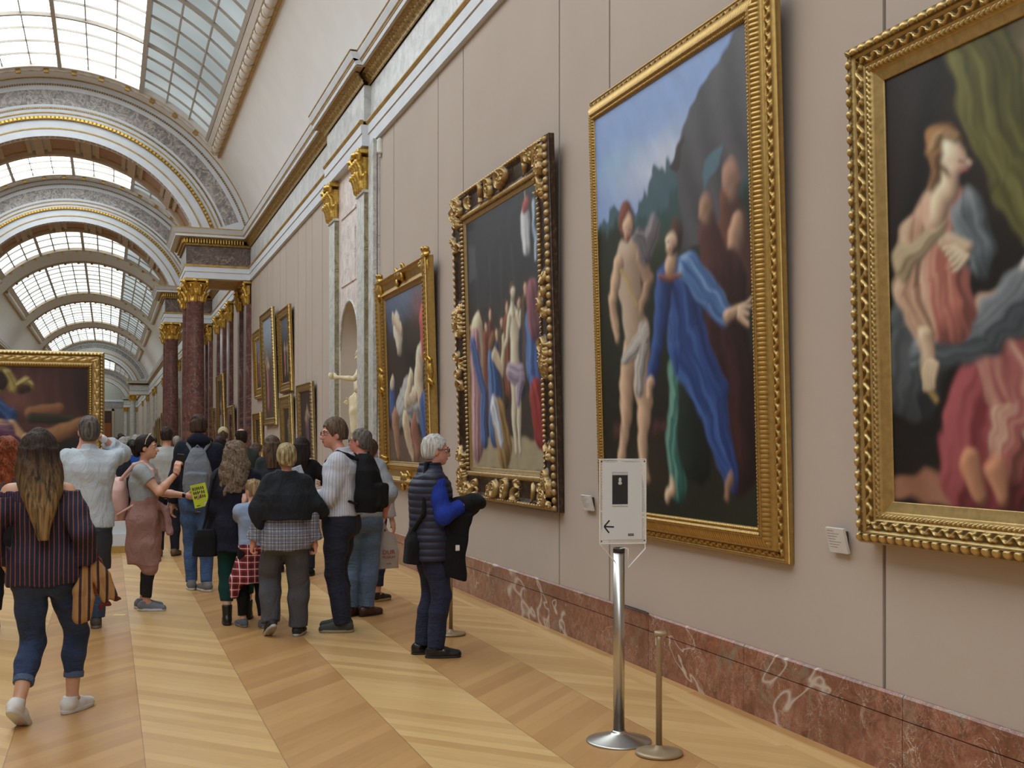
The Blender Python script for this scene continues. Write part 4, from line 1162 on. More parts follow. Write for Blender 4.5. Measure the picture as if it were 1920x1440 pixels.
def c_left(W, H, px):
    p = Paint(W, H, px, (84, 50, 46)); S = (176, 132, 92)
    # large: only the upper right part is in view
    for u in (.56, .66, .76, .86, .94): p.poly([(u, .45), (u + .05, .45), (u + .03, 1), (u - .04, 1)], (66, 38, 38), .03, .5)
    p.soft(1.0, .8, .14, .5, (36, 24, 26), .9); p.soft(.58, .72, .14, .2, (126, 78, 70), .7)
    p.poly([(0, 0), (1, 0), (1, .42), (.5, .36), (0, .42)], (34, 30, 28), .06)
    p.limb([(.66, .56), (.82, .585)], [.05, .04], (138, 90, 56), (160, 110, 72)); p.limb([(.66, .50), (.9, .46)], [.04, .03], (46, 44, 34)); p.limb([(.72, .30), (.86, .36), (.98, .46)], [.05, .05, .03], (146, 98, 60), (170, 122, 80))
    p.limb([(.44, .66), (.50, .54), (.52, .42)], [.05, .07, .05], (34, 70, 128), (84, 128, 190), streak=5); p.limb([(.36, .62), (.42, .46)], [.08, .08], (28, 40, 74), (50, 70, 110), streak=4)
    p.limb([(.53, .42), (.58, .30), (.72, .26)], [.035, .03, .02], (190, 150, 104))
    p.limb([(.34, .98), (.46, .96), (.48, .82), (.38, .70)], [.04, .035, .03, .04], (150, 130, 48), (206, 190, 110), streak=5)
    p.limb([(.5, .92), (.56, .80), (.62, .84), (.66, .82)], [.03, .035, .035, .02], (150, 130, 52), (210, 196, 120), streak=7); p.limb([(.45, .88), (.47, .84)], [.045, .045], (52, 30, 26)); p.limb([(.6, .80), (.64, .80)], [.03, .02], (60, 36, 26))
    p.limb([(.3, .36), (.46, .36)], [.09, .09], (120, 86, 110), (196, 160, 130), streak=14); p.limb([(.3, .3), (.5, .2)], [.1, .1], (60, 30, 60), (110, 60, 100), streak=9)
    p.mottle(.14, 4); return p

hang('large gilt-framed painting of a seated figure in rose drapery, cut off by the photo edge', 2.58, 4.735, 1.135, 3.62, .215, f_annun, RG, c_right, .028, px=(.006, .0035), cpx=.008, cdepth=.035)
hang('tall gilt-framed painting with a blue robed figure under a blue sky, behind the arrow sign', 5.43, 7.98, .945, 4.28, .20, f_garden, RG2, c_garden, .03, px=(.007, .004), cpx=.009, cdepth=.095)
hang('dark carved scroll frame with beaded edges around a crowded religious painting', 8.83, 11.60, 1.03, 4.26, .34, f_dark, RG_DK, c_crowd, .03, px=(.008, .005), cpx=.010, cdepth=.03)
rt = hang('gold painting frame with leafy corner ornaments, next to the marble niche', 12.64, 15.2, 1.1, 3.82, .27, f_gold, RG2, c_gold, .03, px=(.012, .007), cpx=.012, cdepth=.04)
def ornament(n, seed, w, h):
    s = Solid(.011); rs = np.random.RandomState(seed)
    for k in range(n):
        x, z = rs.uniform(-w, w), rs.uniform(-h, h); a = rs.uniform(0, 6.28); r = rs.uniform(.03, .06)
        pts = [(x + r * math.cos(a + t) * (1 - t * .12), -.10 - .02 * math.sin(t), z + r * math.sin(a + t) * (1 - t * .12)) for t in np.linspace(0, 4.5, 6)]
        s.chain(pts, [.026, .024, .02, .018, .016, .02], k=.008)
    s.ell((0, -.09, 0), (w * .8, .05, h * .8), k=.02)
    return s.mesh('corner_ornament')
cm = ornament(12, 3, .14, .2); em = ornament(9, 5, .10, .22)
W4, H4 = 2.56, 2.72
for (x, z, me_) in ((.1, .12, cm), (.1, H4 - .12, cm), (W4 - .1, .12, cm), (W4 - .1, H4 - .12, cm), (.06, H4 * .5, em), (W4 - .06, H4 * .5, em)):
    o = link('leaf_ornament', me_.copy(), GOLD, rt, True); o.location = (x, .02, z)
for x, z in ((W4 / 2, .05), (W4 / 2, H4 - .05)):
    o = link('leaf_ornament', em.copy(), GOLD, rt, True); o.location = (x, .02, z); o.rotation_euler = (0, PI / 2, 0)

far_list = [
 ('brown framed dark painting just beyond the statue niche, hung low', 20.85, 22.5, 1.15, 2.75, .16, (58, 44, 42), None, (96, 76, 80), RG_DK),
 ('tall gilt painting with a light blue sky, largest of the cluster beyond the niche', 25.85, 27.9, 2.0, 4.70, .18, (96, 80, 66), (150, 172, 196), (150, 90, 90), RG),
 ('gilt framed painting hung high above the small ornate one, beyond the niche', 23.55, 25.2, 2.68, 4.5, .22, (46, 38, 34), (84, 96, 112), (150, 110, 90), RG2),
 ('bright gold framed painting hung high, farthest left of the cluster beyond the niche', 28.15, 29.7, 2.7, 4.45, .28, (70, 60, 56), (120, 130, 160), (140, 80, 80), GOLD_BR),
 ('small ornate gilt frame hung low under the larger pictures', 23.4, 24.9, 1.15, 2.62, .3, (60, 50, 46), None, (110, 90, 76), RG),
 ('small gilt framed picture hung low near the first marble column', 28.35, 29.7, 1.0, 2.35, .18, (60, 50, 40), None, (90, 76, 60), RG2),
 ('tall gilt frame leaning out between the dark red pilasters', 37.75, 39.9, 1.5, 3.85, .22, (60, 50, 40), None, (90, 76, 60), RG2),
 ('dark heavy carved frame between the dark red pilasters', 34.7, 36.3, .9, 2.72, .3, (40, 34, 30), None, (60, 50, 44), RG_DK),
 ('narrow brown framed picture deep between the dark red pilasters', 40.4, 41.9, 1.0, 2.8, .12, (60, 46, 40), None, (110, 80, 60), RG_DK),
 ('gold framed picture seen past the second red column', 50.0, 53.0, .8, 3.0, .2, (70, 60, 50), None, (110, 90, 70), RG2)]
for i, (lb, a, b, z0, z1, w, base, sky, robe, mt) in enumerate(far_list):
    hang(lb, a, b, z0, z1, w, f_simple(w), mt, c_generic(20 + i, base, sky, robe), .035, px=(.03, .02), cpx=.03, cdepth=.025)
rs_ = np.random.RandomState(4); yy = 56.0
for i in range(9):
    w_ = rs_.uniform(1.6, 3.0); z0 = rs_.uniform(.9, 1.3); z1 = rs_.uniform(2.6, 3.9)
    hang('%s of the small far pictures past the second red column' % ('nearest', 'second nearest', 'third nearest', 'fourth nearest', 'middle one', 'fourth farthest', 'third farthest', 'second farthest', 'farthest')[i], yy, yy + w_, z0, z1, .2, f_simple(.2), RG_DK if i % 2 else RG2, c_generic(60 + i, (60, 50, 44), None, (100, 80, 70)), .03, group='distant pictures along the right-hand wall', px=(.2, .05), cpx=.08, cdepth=.025)
    yy += w_ + rs_.uniform(1.5, 4)

# ------------------------------------------------------------------ freestanding screen carrying the large picture at the left
YS = 17.4
r = empty('display_partition', (-1.7, YS, 0)); tag(r, 'low pale plinth with gilded foot carrying the large landscape-format painting', 'partition')
m = MB(); m.box(-1.0, 1.62, .12, .32, .10, 2.9); m.build('screen_wall', CREAM, r)
m = MB(); m.box(-1.95, 2.10, -.05, .9, .10, .28); m.box(-1.85, 1.96, .04, .8, .28, .46); m.build('plinth', STONE, r)
m = MB(); m.box(-2.0, 2.14, -.09, .95, 0, .10); m.build('gilded_foot', GOLD_PAINT, r)
r = empty('painting', (-2.68, YS, 1.0), (0, 0, 0)); tag(r, 'wide gilt-framed painting facing down the gallery, above the man in the pale blue shirt', 'painting')
WL, HL = 2.63, 1.93
link('frame', frame_mesh(WL, HL, .235, lambda S, T, L: f_simple(.235)(S, T, L), .01, .006, -.05), RG, r, True)
c_left(WL - .45, HL - .45, .01).build(r, .225, .225, -.02)
m = MB(); m.box(.03, WL - .03, -.01, .08, .03, HL - .03); m.build('backing_board', DARKGAP, r)

# ------------------------------------------------------------------ small wall labels and fittings
def wall_label(y, z, w, h, lb, skew=0):
    r = empty('wall_label', (WX - .002, y, z), (0, 0, -PI / 2)); tag(r, lb, 'label')
    m = MB(); m.box(-w / 2, w / 2, -.045, -.03, -h / 2, h / 2, Matrix.Rotation(.25, 4, 'X')); m.build('card', plain('white_card', srgb(205, 203, 200), .6), r)
    m = MB(); m.box(-w * .3, w * .3, -.036, 0, -h * .3, h * .3, Matrix.Rotation(.1, 4, 'X')); m.build('mount', plain('dark_mount', (.05, .05, .05), .6), r)
    m = MB()
    for k in range(7):
        ln = w * (.35 + .4 * ((k * 37) % 10) / 10)
        m.box(-w * .42, -w * .42 + ln, -.0456, -.045, h * (.38 - k * .11), h * (.38 - k * .11) + .003, Matrix.Rotation(.25, 4, 'X'))
    m.build('printed_lines', plain('grey_print', (.25, .25, .25), .7), r)
wall_label(4.98, 1.13, .155, .135, 'small white text label on the wall between the two right-hand paintings')
wall_label(8.26, 1.155, .19, .125, 'small white text label on the wall, left of the arrow sign')
r = empty('sensor', (WX - .02, 15.62, 5.72)); tag(r, 'small white cylindrical sensor at the top of the wall beside the gilded capital', 'sensor')
m = MB(); m.lathe([(.03, 0), (.05, .02), (.05, .2), (.03, .22)], n=14); m.build('housing', plain('white_plastic', srgb(215, 215, 212), .5), r)
m = MB(); m.lathe([(.02, -.05), (.02, 0)], n=10); m.box(0, .03, -.02, .02, .05, .15); m.build('bracket', BARM, r)
r = empty('cable_strip', (3.645, 7.35, .408)); tag(r, 'short black cable lying on top of the marble baseboard', 'cable')
m = MB(); m.tube([(-.012, .38, .005), (-.010, .1, .006), (-.012, -.1, .005), (-.02, -.16, .004)], .006, 6); m.build('cable', plain('black_rubber', (.012, .012, .012), .6), r)
r = empty('floor_tape', (.10, 11.2, 0)); tag(r, 'short yellow tape mark on the parquet', 'tape')
m = MB(); m.box(-.035, .035, -.055, .055, .0, .0015, Matrix.Rotation(1.2, 4, 'Z')); m.build('strip', plain('yellow_tape', srgb(225, 205, 130), .6), r)
r = empty('wall_plate', (3.636, 7.06, .25)); tag(r, 'small white plate on the marble baseboard behind the short barrier post', 'plate')
m = MB(); m.box(-.006, .004, -.028, .028, -.045, .045); m.build('plate', plain('white_card', srgb(205, 203, 200), .6), r)

# ------------------------------------------------------------------ sign stand and barrier posts
STEEL = N('brushed_steel'); STEEL.bump(STEEL.noise(STEEL.coord('Object', (60, 60, 1)), 4, 2), .05, .002); STEEL = STEEL.done(srgb(192, 190, 186), .3, 1.0)
TAUPE = plain('taupe_painted_metal', srgb(160, 140, 112), .4, .35, var=.04)
r = empty('sign_stand', (2.63, 5.57, 0), (0, 0, 0)); tag(r, 'polished steel floor stand with a round weighted base', 'stand')
m = MB(); m.lathe([(.178, 0), (.18, .004), (.178, .009), (.174, .012), (.048, .044), (.038, .056), (.036, .062)], n=64); m.build('base', STEEL, r, True)
m = MB(); m.lathe([(.031, .06), (.031, 1.045)], n=40); m.build('pole', STEEL, r, True)
m = MB(); m.lathe([(.0325, 1.035), (.0325, 1.055), (.028, 1.062)], n=40); m.build('black_cap', plain('black_plastic', (.015, .015, .017), .35), r, True)
ACR = N('clear_acrylic'); ACR = ACR.done((.95, .97, .97), .04, 0, Transmission_Weight=.0, Alpha=.22)
r = empty('arrow_sign', (2.645, 5.57, 1.055), (0, 0, -math.radians(8))); tag(r, 'clear acrylic sign holder with a printed sheet and a left-pointing arrow', 'sign')
sw, sh = .262, .46
m = MB(); m.box(-sw / 2, sw / 2, -.030, -.026, .03, .03 + sh); m.box(-sw / 2 + .03, sw / 2 + .012, .022, .026, .02, .02 + sh); m.build('acrylic_sheet', ACR, r)
m = MB()
for (a, b) in (((-sw / 2, .03), (-sw / 2, .03 + sh)), ((sw / 2, .03), (sw / 2, .03 + sh)), ((-sw / 2, .03), (sw / 2, .03)), ((-sw / 2, .03 + sh), (sw / 2, .03 + sh))):
    m.tube([(a[0], -.028, a[1]), (b[0], -.028, b[1])], .0032, 6)
m.tube([(sw / 2 + .01, .024, .02), (sw / 2 + .01, .024, .02 + sh)], .003, 6); m.tube([(-sw / 2, 0, .03 + sh), (sw / 2 + .01, .024, .02 + sh)], .003, 6)
m.tube([(-sw / 2, -.028, .03), (-.03, -.005, -.08)], .0032, 6); m.tube([(.028, -.034, -.0), (.028, -.036, -.10), (sw / 2, -.02, .0), (sw / 2 + .01, .02, .03)], .0036, 6)
m.tube([(.028, -.034, 0), (.01, -.034, .008), (-.02, -.034, .004)], .003, 6)
m.build('acrylic_edge', plain('frosted_acrylic_edge', srgb(222, 226, 226), .2), r)
m = MB(); m.box(-.118, .108, -.0325, -.031, .052, .052 + .42); m.build('paper', plain('white_paper', srgb(212, 214, 218), .7, var=.01), r)
m = MB(); m.box(-.062, .026, -.0335, -.033, .245, .42); m.build('picture_block', plain('near_black_print', (.018, .02, .024), .7), r)
m = MB(); m.box(-.061, .025, -.0341, -.0336, .404, .419); m.build('picture_sky', plain('pale_grey_print', srgb(190, 192, 196), .7, var=.05, scale=40), r)
m = MB(); m.lathe([(.0085, 0), (.0075, .0004)], n=20, M=Matrix.Translation((-.018, -.0336, .378)) @ Matrix.Rotation(PI / 2, 4, 'X') @ Matrix.Diagonal((1, 1.5, 1, 1))); m.lathe([(.011, 0), (.010, .0004)], n=20, M=Matrix.Translation((-.018, -.0336, .360)) @ Matrix.Rotation(PI / 2, 4, 'X') @ Matrix.Diagonal((1, .8, 1, 1))); m.build('picture_tone', plain('light_print', srgb(200, 200, 200), .7), r)
m = MB()
for (x0, z0, x1, z1) in ((-.108, .125, -.052, .122), (-.108, .125, -.078, .158), (-.108, .125, -.080, .090)):
    d = Vector((x1 - x0, 0, z1 - z0)); nn = Vector((-d.z, 0, d.x)).normalized() * .004
    m.add([Vector((x0, -.0335, z0)) - nn, Vector((x1, -.0335, z1)) - nn, Vector((x1, -.0335, z1)) + nn, Vector((x0, -.0335, z0)) + nn], [[0, 1, 2, 3]])
m.build('arrow', plain('black_print', (.012, .012, .014), .7), r)
m = MB(); m.box(.028, .06, -.0335, -.033, .072, .084); m.build('logo_block', plain('black_print', (.012, .012, .014), .7), r)
m = MB(); 
for k in range(4): m.box(.032 + k * .0065, .036 + k * .0065, -.0341, -.0335, .0765, .0795)
m.build('logo_letters', plain('white_paper', srgb(212, 214, 218), .7, var=.01), r)
for x in (-.122, .122):
    for z in (.045, .478):
        m = MB(); m.lathe([(.004, 0), (.004, .003)], n=10, M=Matrix.Translation((x, -.030, z)) @ Matrix.Rotation(PI / 2, 4, 'X')); m.build('screw', plain('dark_screw', (.03, .03, .03), .4, .5), r)
def lettering(txt, size, loc, rot, mat, parent, name='lettering', ext=.0003):
    cu = bpy.data.curves.new(name, 'FONT'); cu.body = txt; cu.size = size; cu.extrude = ext; cu.align_x = 'CENTER'
    t_ = bpy.data.objects.new('t', cu); COL.objects.link(t_); dg = bpy.context.evaluated_depsgraph_get(); me = bpy.data.meshes.new_from_object(t_.evaluated_get(dg)); me.name = name
    bpy.data.objects.remove(t_); me.materials.clear(); o = link(name, me, mat, parent); o.location = loc; o.rotation_euler = rot; return o
lettering('La Joconde (Mona Lisa)', .0095, (-.018, -.0335, .232), (PI / 2, 0, 0), plain('grey_print', (.25, .25, .25), .7), r)
def barrier(x, y, lb, rot=0):
    r = empty('barrier_post', (x, y, 0), (0, 0, rot)); tag(r, lb, 'post')
    m = MB(); m.lathe([(.118, 0), (.125, .006), (.124, .016), (.10, .022), (.03, .032), (.018, .05)], n=56); m.build('base', TAUPE, r, True)
    m = MB(); m.lathe([(.0165, .04), (.0155, .6), (.0155, .62)], n=24); m.build('pole', TAUPE, r, True)
    m = MB(); m.tube([(-.025, 0, .632), (-.02, 0, .632), (.035, 0, .632), (.042, 0, .632)], [.012, .017, .017, .012], 16); m.build('rope_head', TAUPE, r, True)
barrier(2.72, 5.27, 'short taupe barrier post beside the steel sign stand', -.4)
barrier(2.73, 9.1, 'short taupe barrier post behind the white-haired man in the quilted vest', -.4)

# ------------------------------------------------------------------ people
V3 = lambda *a: np.array(a, float)
def unit(v): v = np.array(v, float); return v / (np.linalg.norm(v) + 1e-9)
def ik(a, t, l1, l2, pole):
    a, t, pole = V3(*a), V3(*t), V3(*pole); d = t - a; L = np.linalg.norm(d); mxl = (l1 + l2) * .995
    if L > mxl: t = a + d / L * mxl; d = t - a; L = mxl
    L = max(L, abs(l1 - l2) + .02)
    u = d / L; x = (l1 * l1 - l2 * l2 + L * L) / (2 * L); h = math.sqrt(max(l1 * l1 - x * x, 0))
    p = pole - (pole @ u) * u; p = unit(p)
    return a + u * x + p * h, t
SKIN_T = {}
def skin_mat(rgb):
    if rgb in SKIN_T: return SKIN_T[rgb]
    n = N('skin'); v = n.coord(); c = srgb(*rgb)
    n.bump(n.noise(v, 60, 3), .08, .003)
    SKIN_T[rgb] = n.done(n.ramp(n.noise(v, 9, 3), [(.3, tuple(x * .86 for x in c)), (.7, tuple(min(1, x * 1.08) for x in c))]), .5, 0, Subsurface_Weight=.0)
    return SKIN_T[rgb]
def hair_mat(name, lo, hi, tip=None, z0=0, z1=1, curly=False):
    n = N(name); v = n.coord('Object', (1, 1, .05) if not curly else (1, 1, .5))
    f = n.noise(v, 60 if not curly else 34, 3, .6, .3 if not curly else 2.0)
    c = n.ramp(f, [(.34, srgb(*lo)), (.66, srgb(*hi))])
    if tip:
        z = n.n('ShaderNodeSeparateXYZ', {0: n.coord()}).outputs[2]
        t = n.n('ShaderNodeMapRange', {0: z, 1: z0, 2: z1, 3: 0.0, 4: 1.0}).outputs[0]
        c2 = n.ramp(f, [(.34, srgb(*tip[0])), (.62, srgb(*tip[1]))]); c = n.mix(t, c, c2)
    n.bump(f, .9, .012)
    return n.done(c, .6, 0, Specular_IOR_Level=.2)
TM = [(.78, .150, .10), (.86, .165, .112), (.95, .166, .115), (1.05, .152, .108), (1.18, .158, .112), (1.30, .176, .116), (1.37, .168, .103), (1.42, .12, .078), (1.47, .062, .058)]
TF = [(.78, .155, .105), (.86, .178, .12), (.95, .168, .118), (1.05, .135, .096), (1.18, .140, .104), (1.28, .150, .116), (1.37, .142, .094), (1.42, .098, .072), (1.47, .050, .052)]

class Person:
    def __init__(s, xy, phi, H=1.75, sex='m', girth=1.0, pel=(0, 0), drop=0.0, lean=(0, 0.0), twist=0.0, feet=((-.1, 0, 8, 0), (.1, 0, -8, 0)),
                 hands=(((-.25, .02, .80), (-.4, -1, 0)), ((.25, .02, .80), (.4, -1, 0))), head=(0, 0, 0), hoff=(0, 0), skin=(196, 150, 124), h=.009,
                 label='', group=None, hand_pose=({}, {}), bw=None, face=False):
        s.xy, s.phi, s.H, s.sex, s.g, s.h = xy, math.radians(phi), H, sex, girth, h
        k = s.k = H / 1.75
        s.T = TM if sex == 'm' else TF
        s.pel = V3(pel[0], pel[1], .93 * k - drop); s.sc = s.pel + V3(lean[0], lean[1], .475 * k); tw = math.radians(twist)
        ax = V3(math.cos(tw), math.sin(tw), 0); s.ax = ax
        w = (bw or (.160 if sex == 'm' else .138)) * k
        s.sh = [s.sc - ax * w - V3(0, 0, .012), s.sc + ax * w - V3(0, 0, .012)]
        s.nb = s.sc + V3(0, -.005, .070 * k); s.hc = s.nb + V3(hoff[0], .03 * k + hoff[1], .15 * k)
        s.HR = rotm(*[math.radians(a) for a in (head[0], head[1], head[2])])
        s.hip = [s.pel + V3(-.09 * k, 0, -.02), s.pel + V3(.09 * k, 0, -.02)]
        s.feet = []; s.knee = []; s.ank = []; 
        for i, (x, y, yaw, lift) in enumerate(feet):
            ya, li = math.radians(yaw), math.radians(lift); f = V3(-math.sin(ya), math.cos(ya), 0)
            toe = V3(x, y, 0) + f * .13 * k
            an = toe - f * .13 * k * math.cos(li) + V3(0, 0, .13 * k * math.sin(li)) + (f * math.sin(li) + V3(0, 0, math.cos(li))) * .085 * k
            kn, an2 = ik(s.hip[i], an, .425 * k, .408 * k, f + V3(0, .3, 0))
            s.knee.append(kn); s.ank.append(an2); s.feet.append((toe, f, li, ya))
        s.el = []; s.wr = []
        for i, (t, pole) in enumerate(hands):
            e, w_ = ik(s.sh[i], V3(*t) * V3(1, 1, 1), .29 * k, .255 * k, pole); s.el.append(e); s.wr.append(w_)
        S = Solid(h)
        rows = [(z * k, *(s.cen(z * k)[:2]), rx * k * s.g * .94, ry * k * s.g * .94) for z, rx, ry in s.T]
        S.loft(rows, k=.03)
        for i, sg in ((0, -1), (1, 1)):
            sh, el, wr = s.sh[i], s.el[i], s.wr[i]
            S.cap(s.sc + V3(0, 0, .0), sh - V3(0, 0, .005), .05 * k, .050 * k, k=.04)
            S.chain([sh, (sh + el) / 2, el], [.052 * k, .045 * k, .038 * k], k=.03)
            m_ = el + (wr - el) * .3
            S.chain([el, m_, wr], [.038 * k, .039 * k, .025 * k], k=.02)
            hp, kn, an = s.hip[i], s.knee[i], s.ank[i]
            S.chain([hp, (hp + kn) / 2, kn], [.084 * k * s.g, .07 * k * s.g, .052 * k], k=.03)
            cf = kn + (an - kn) * .35 - unit(s.feet[i][1]) * .012
            S.chain([kn, cf, an], [.05 * k, .053 * k, .034 * k], k=.02)
            toe, f, li, ya = s.feet[i]
            S.cap(an, toe - f * .02 + V3(0, 0, .03), .034 * k, .024 * k, k=.02)
            s.hand(S, i, **hand_pose[i])
        # neck, head, face
        S.cap(s.nb - V3(0, 0, .03), s.hc - V3(0, .012, .07 * k), .055 * k if sex == 'm' else .046 * k, .052 * k if sex == 'm' else .044 * k, k=.03)
        hp = lambda *p: s.hc + s.HR @ (V3(*p) * k)
        S.ell(hp(0, -.012, .022), V3(.075, .095, .092) * k, s.HR, k=.03)
        S.ell(hp(0, .022, -.045), V3(.058, .068, .066) * k, s.HR, k=.03)
        S.ell(hp(0, .066, -.088), V3(.022, .02, .018) * k, s.HR, k=.025)
        for sg in (-1, 1):
            S.ell(hp(.074 * sg, -.008, -.012), V3(.012, .02, .032) * k, s.HR @ rotm(0, .1), k=.008)
            if face:
                S.ell(hp(.032 * sg, .088, .008), V3(.016, .014, .011) * k, s.HR, k=.015, mode='s')
                S.cap(hp(.014 * sg, .088, .026), hp(.048 * sg, .078, .026), .008 * k, k=.02)
        S.chain([hp(0, .083, .012), hp(0, .10, -.018), hp(0, .108, -.028)], [.008 * k, .011 * k, .014 * k], k=.016)
        for sg in (-1, 1): S.ell(hp(.012 * sg, .096, -.032), V3(.009, .01, .008) * k, k=.008)
        S.ell(hp(0, .088, -.054), V3(.024, .012, .007) * k, s.HR, k=.008); S.ell(hp(0, .085, -.066), V3(.021, .012, .008) * k, s.HR, k=.008)
        me = S.mesh('person')
        s.root = link('person', me, skin_mat(skin), None, True)
        s.root.location = (xy[0], xy[1], 0); s.root.rotation_euler = (0, 0, s.phi)
        tag(s.root, label, 'person', group)
        s.hp = hp
        if face: s.face(skin)
    def face(s, skin):
        wm = plain('eye_white', srgb(214, 208, 200), .3); im = plain('dark_iris', srgb(40, 28, 22), .2)
        lm = plain('lips', srgb(150, 82, 76), .5); bm = plain('eyebrow_hair', srgb(60, 44, 34), .8)
        for sg in (-1, 1):
            q = Solid(.0022); q.ell(s.hp(.032 * sg, .074, .008), V3(.0125, .0125, .0115) * s.k, k=.001)
            e = link('eye', q.mesh('eye'), wm, s.root, True)
            q = Solid(.0016); q.ell(s.hp(.032 * sg, .0835, .008), V3(.0058, .004, .0058) * s.k, s.HR, k=.001)
            link('iris', q.mesh('iris'), im, e, True)
            q = Solid(.003); q.chain([s.hp(.013 * sg, .092, .028), s.hp(.032 * sg, .090, .034), s.hp(.052 * sg, .078, .028)], [.0035, .004, .003], k=.003)
            link('eyebrow', q.mesh('eyebrow'), bm, s.root, True)
        q = Solid(.0025); q.ell(s.hp(0, .093, -.0545), V3(.022, .009, .0045) * s.k, s.HR, k=.002); q.ell(s.hp(0, .091, -.063), V3(.019, .009, .0055) * s.k, s.HR, k=.002)
        link('lips', q.mesh('lips'), lm, s.root, True)
    def cen(s, z):
        t = min(max((z - s.pel[2]) / (s.sc[2] - s.pel[2]), -.25), 1.1); t = max(t, 0)
        return s.pel + (s.sc - s.pel) * t
    def hand(s, S, i, dir=None, palm=None, curl=.45, thumb=.5, spread=0.0):
        k = s.k; wr = s.wr[i]; sg = (-1, 1)[i]
        d = unit(dir if dir is not None else wr - s.el[i]); 
        pn = V3(*(palm if palm is not None else (-sg, 0, 0))); pn = unit(pn - (pn @ d) * d)
        t = np.cross(d, pn) * (1 if i == 1 else -1)
        S.chain([wr, wr + d * .035 * k], [.026 * k, .03 * k], k=.015)
        R = np.stack([t, pn, d], 1)
        S.box(wr + d * .055 * k, V3(.038, .014, .042) * k, R, rd=.012 * k, k=.014)
        for j in range(4):
            off = (.029 - .0195 * j) * k; L = (.070, .078, .073, .058)[j] * k
            p = wr + d * .09 * k + t * off; dd = unit(d + t * spread * (1.5 - j) * .3); pts = [p]; a = 0
            for q in range(3):
                a += curl * (.8 if q == 0 else 1.0) * (1 + .12 * j); v = math.cos(a) * dd + math.sin(a) * pn
                p = p + v * L * (.45, .32, .23)[q]; pts.append(p)
            S.chain(pts, [.0098 * k, .009 * k, .0085 * k, .0075 * k], k=.004)
        p0 = wr + d * .02 * k + t * .028 * k + pn * .004
        v = unit(d * .65 + t * (.75 - .5 * thumb) + pn * (.2 + .9 * thumb)); v2 = unit(v + pn * .35 * thumb + d * .4)
        S.chain([p0, p0 + v * .042 * k, p0 + v * .042 * k + v2 * .038 * k], [.015 * k, .0115 * k, .009 * k], k=.006)
        s.palm_c = getattr(s, 'palm_c', {}); s.palm_c[i] = (wr + d * .075 * k + pn * .03 * k, d, pn, t)
    # -- clothing
    def top(s, mat, off=.014, sleeve=1.0, hem=.85, neck=.075, flare=0.0, name='shirt', collar=False, h=None, folds=.0035, sl_off=None, cuff=False, cut=(), seed=1, yflare=0.0, hood=False):
        k = s.k; S = Solid(h or s.h)
        rows = []
        tab = [(z, rx, ry) for z, rx, ry in s.T if z * k > hem + .02]
        z0 = hem / k; r0 = [np.interp(z0, [t[0] for t in s.T], [t[j] for t in s.T]) for j in (1, 2)]
        if z0 < .78: r0 = [.165, .115]
        tab = [(z0, r0[0] + flare, r0[1] + flare + yflare)] + tab
        for z, rx, ry in tab:
            c = s.cen(z * k); f = max(0, 1 - (z - z0) / .35) * flare if z > z0 else 0
            rows.append((z * k, c[0], c[1], (rx * s.g + f) * k + off, (ry * s.g + f) * k + off))
        S.loft(rows, k=.03)
        so = off if sl_off is None else sl_off
        for i in (0, 1):
            sh, el, wr = s.sh[i], s.el[i], s.wr[i]
            S.cap(s.sc + V3(0, 0, .0), sh, .05 * k + off, .050 * k + off, k=.04)
            if sleeve <= 1:
                e = sh + (el - sh) * sleeve; d = unit(el - sh)
                S.cap(sh, e, .055 * k + off, (.055 - .012 * sleeve) * k + so, k=.03, cuts=[(e - d * .005, d)])
            else:
                S.chain([sh, (sh + el) / 2, el], [.050 * k + off, .046 * k + so, .041 * k + so], k=.03)
                e = el + (wr - el) * (sleeve - 1); d = unit(wr - el)
                S.cap(el, e, .042 * k + so, (.042 - .012 * (sleeve - 1)) * k + so, k=.03, cuts=[(e, d)])
                if cuff: S.cap(e - d * .05, e, (.04) * k + so, k=.01, cuts=[(e, d), (e - d * .05, -d)])
        if neck: S.ell(s.nb + V3(0, .01, .05), V3(neck, neck, .06) * k, k=.01, mode='s')
        if collar:
            c0 = s.nb + V3(0, .004, .0)
            S.loft([(c0[2] - .03, c0[0], c0[1], .085 * k, .082 * k), (c0[2] + .045 * k, c0[0], c0[1] + .004, .062 * k, .062 * k)], k=.008, n=2)
        if hood:
            S.ell(s.nb + V3(0, -.065, .02) * k, V3(.115, .07, .07) * k, rotm(0, -.5), k=.03)
            S.ell(s.nb + V3(0, -.0, .02) * k, V3(.10, .095, .045) * k, k=.03)
        me = S.mesh(name, cut=cut, wave=wavefn(folds, (28, 28, 26), 1, 4) if folds else None)
        return link(name, me, mat, s.root, True)
    def pants(s, mat, off=.012, cuffz=.07, name='trousers', topz=None, knee=None, ankle=None, h=None, folds=.003, cuffroll=None, shoe=None):
        k = s.k; S = Solid(h or s.h); tz = topz or 1.0
        rows = []
        for z in (.80, .86, .92, tz):
            rx, ry = [np.interp(z, [t[0] for t in s.T], [t[j] for t in s.T]) for j in (1, 2)]; c = s.cen(z * k)
            rows.append((z * k, c[0], c[1], rx * k * s.g + off, ry * k * s.g + off))
        S.loft(rows, k=.03)
        S.ell(s.pel + V3(-.07 * k, -.045 * k, -.06 * k), V3(.085, .07, .09) * k * s.g + off * .5, k=.05); S.ell(s.pel + V3(.07 * k, -.045 * k, -.06 * k), V3(.085, .07, .09) * k * s.g + off * .5, k=.05)
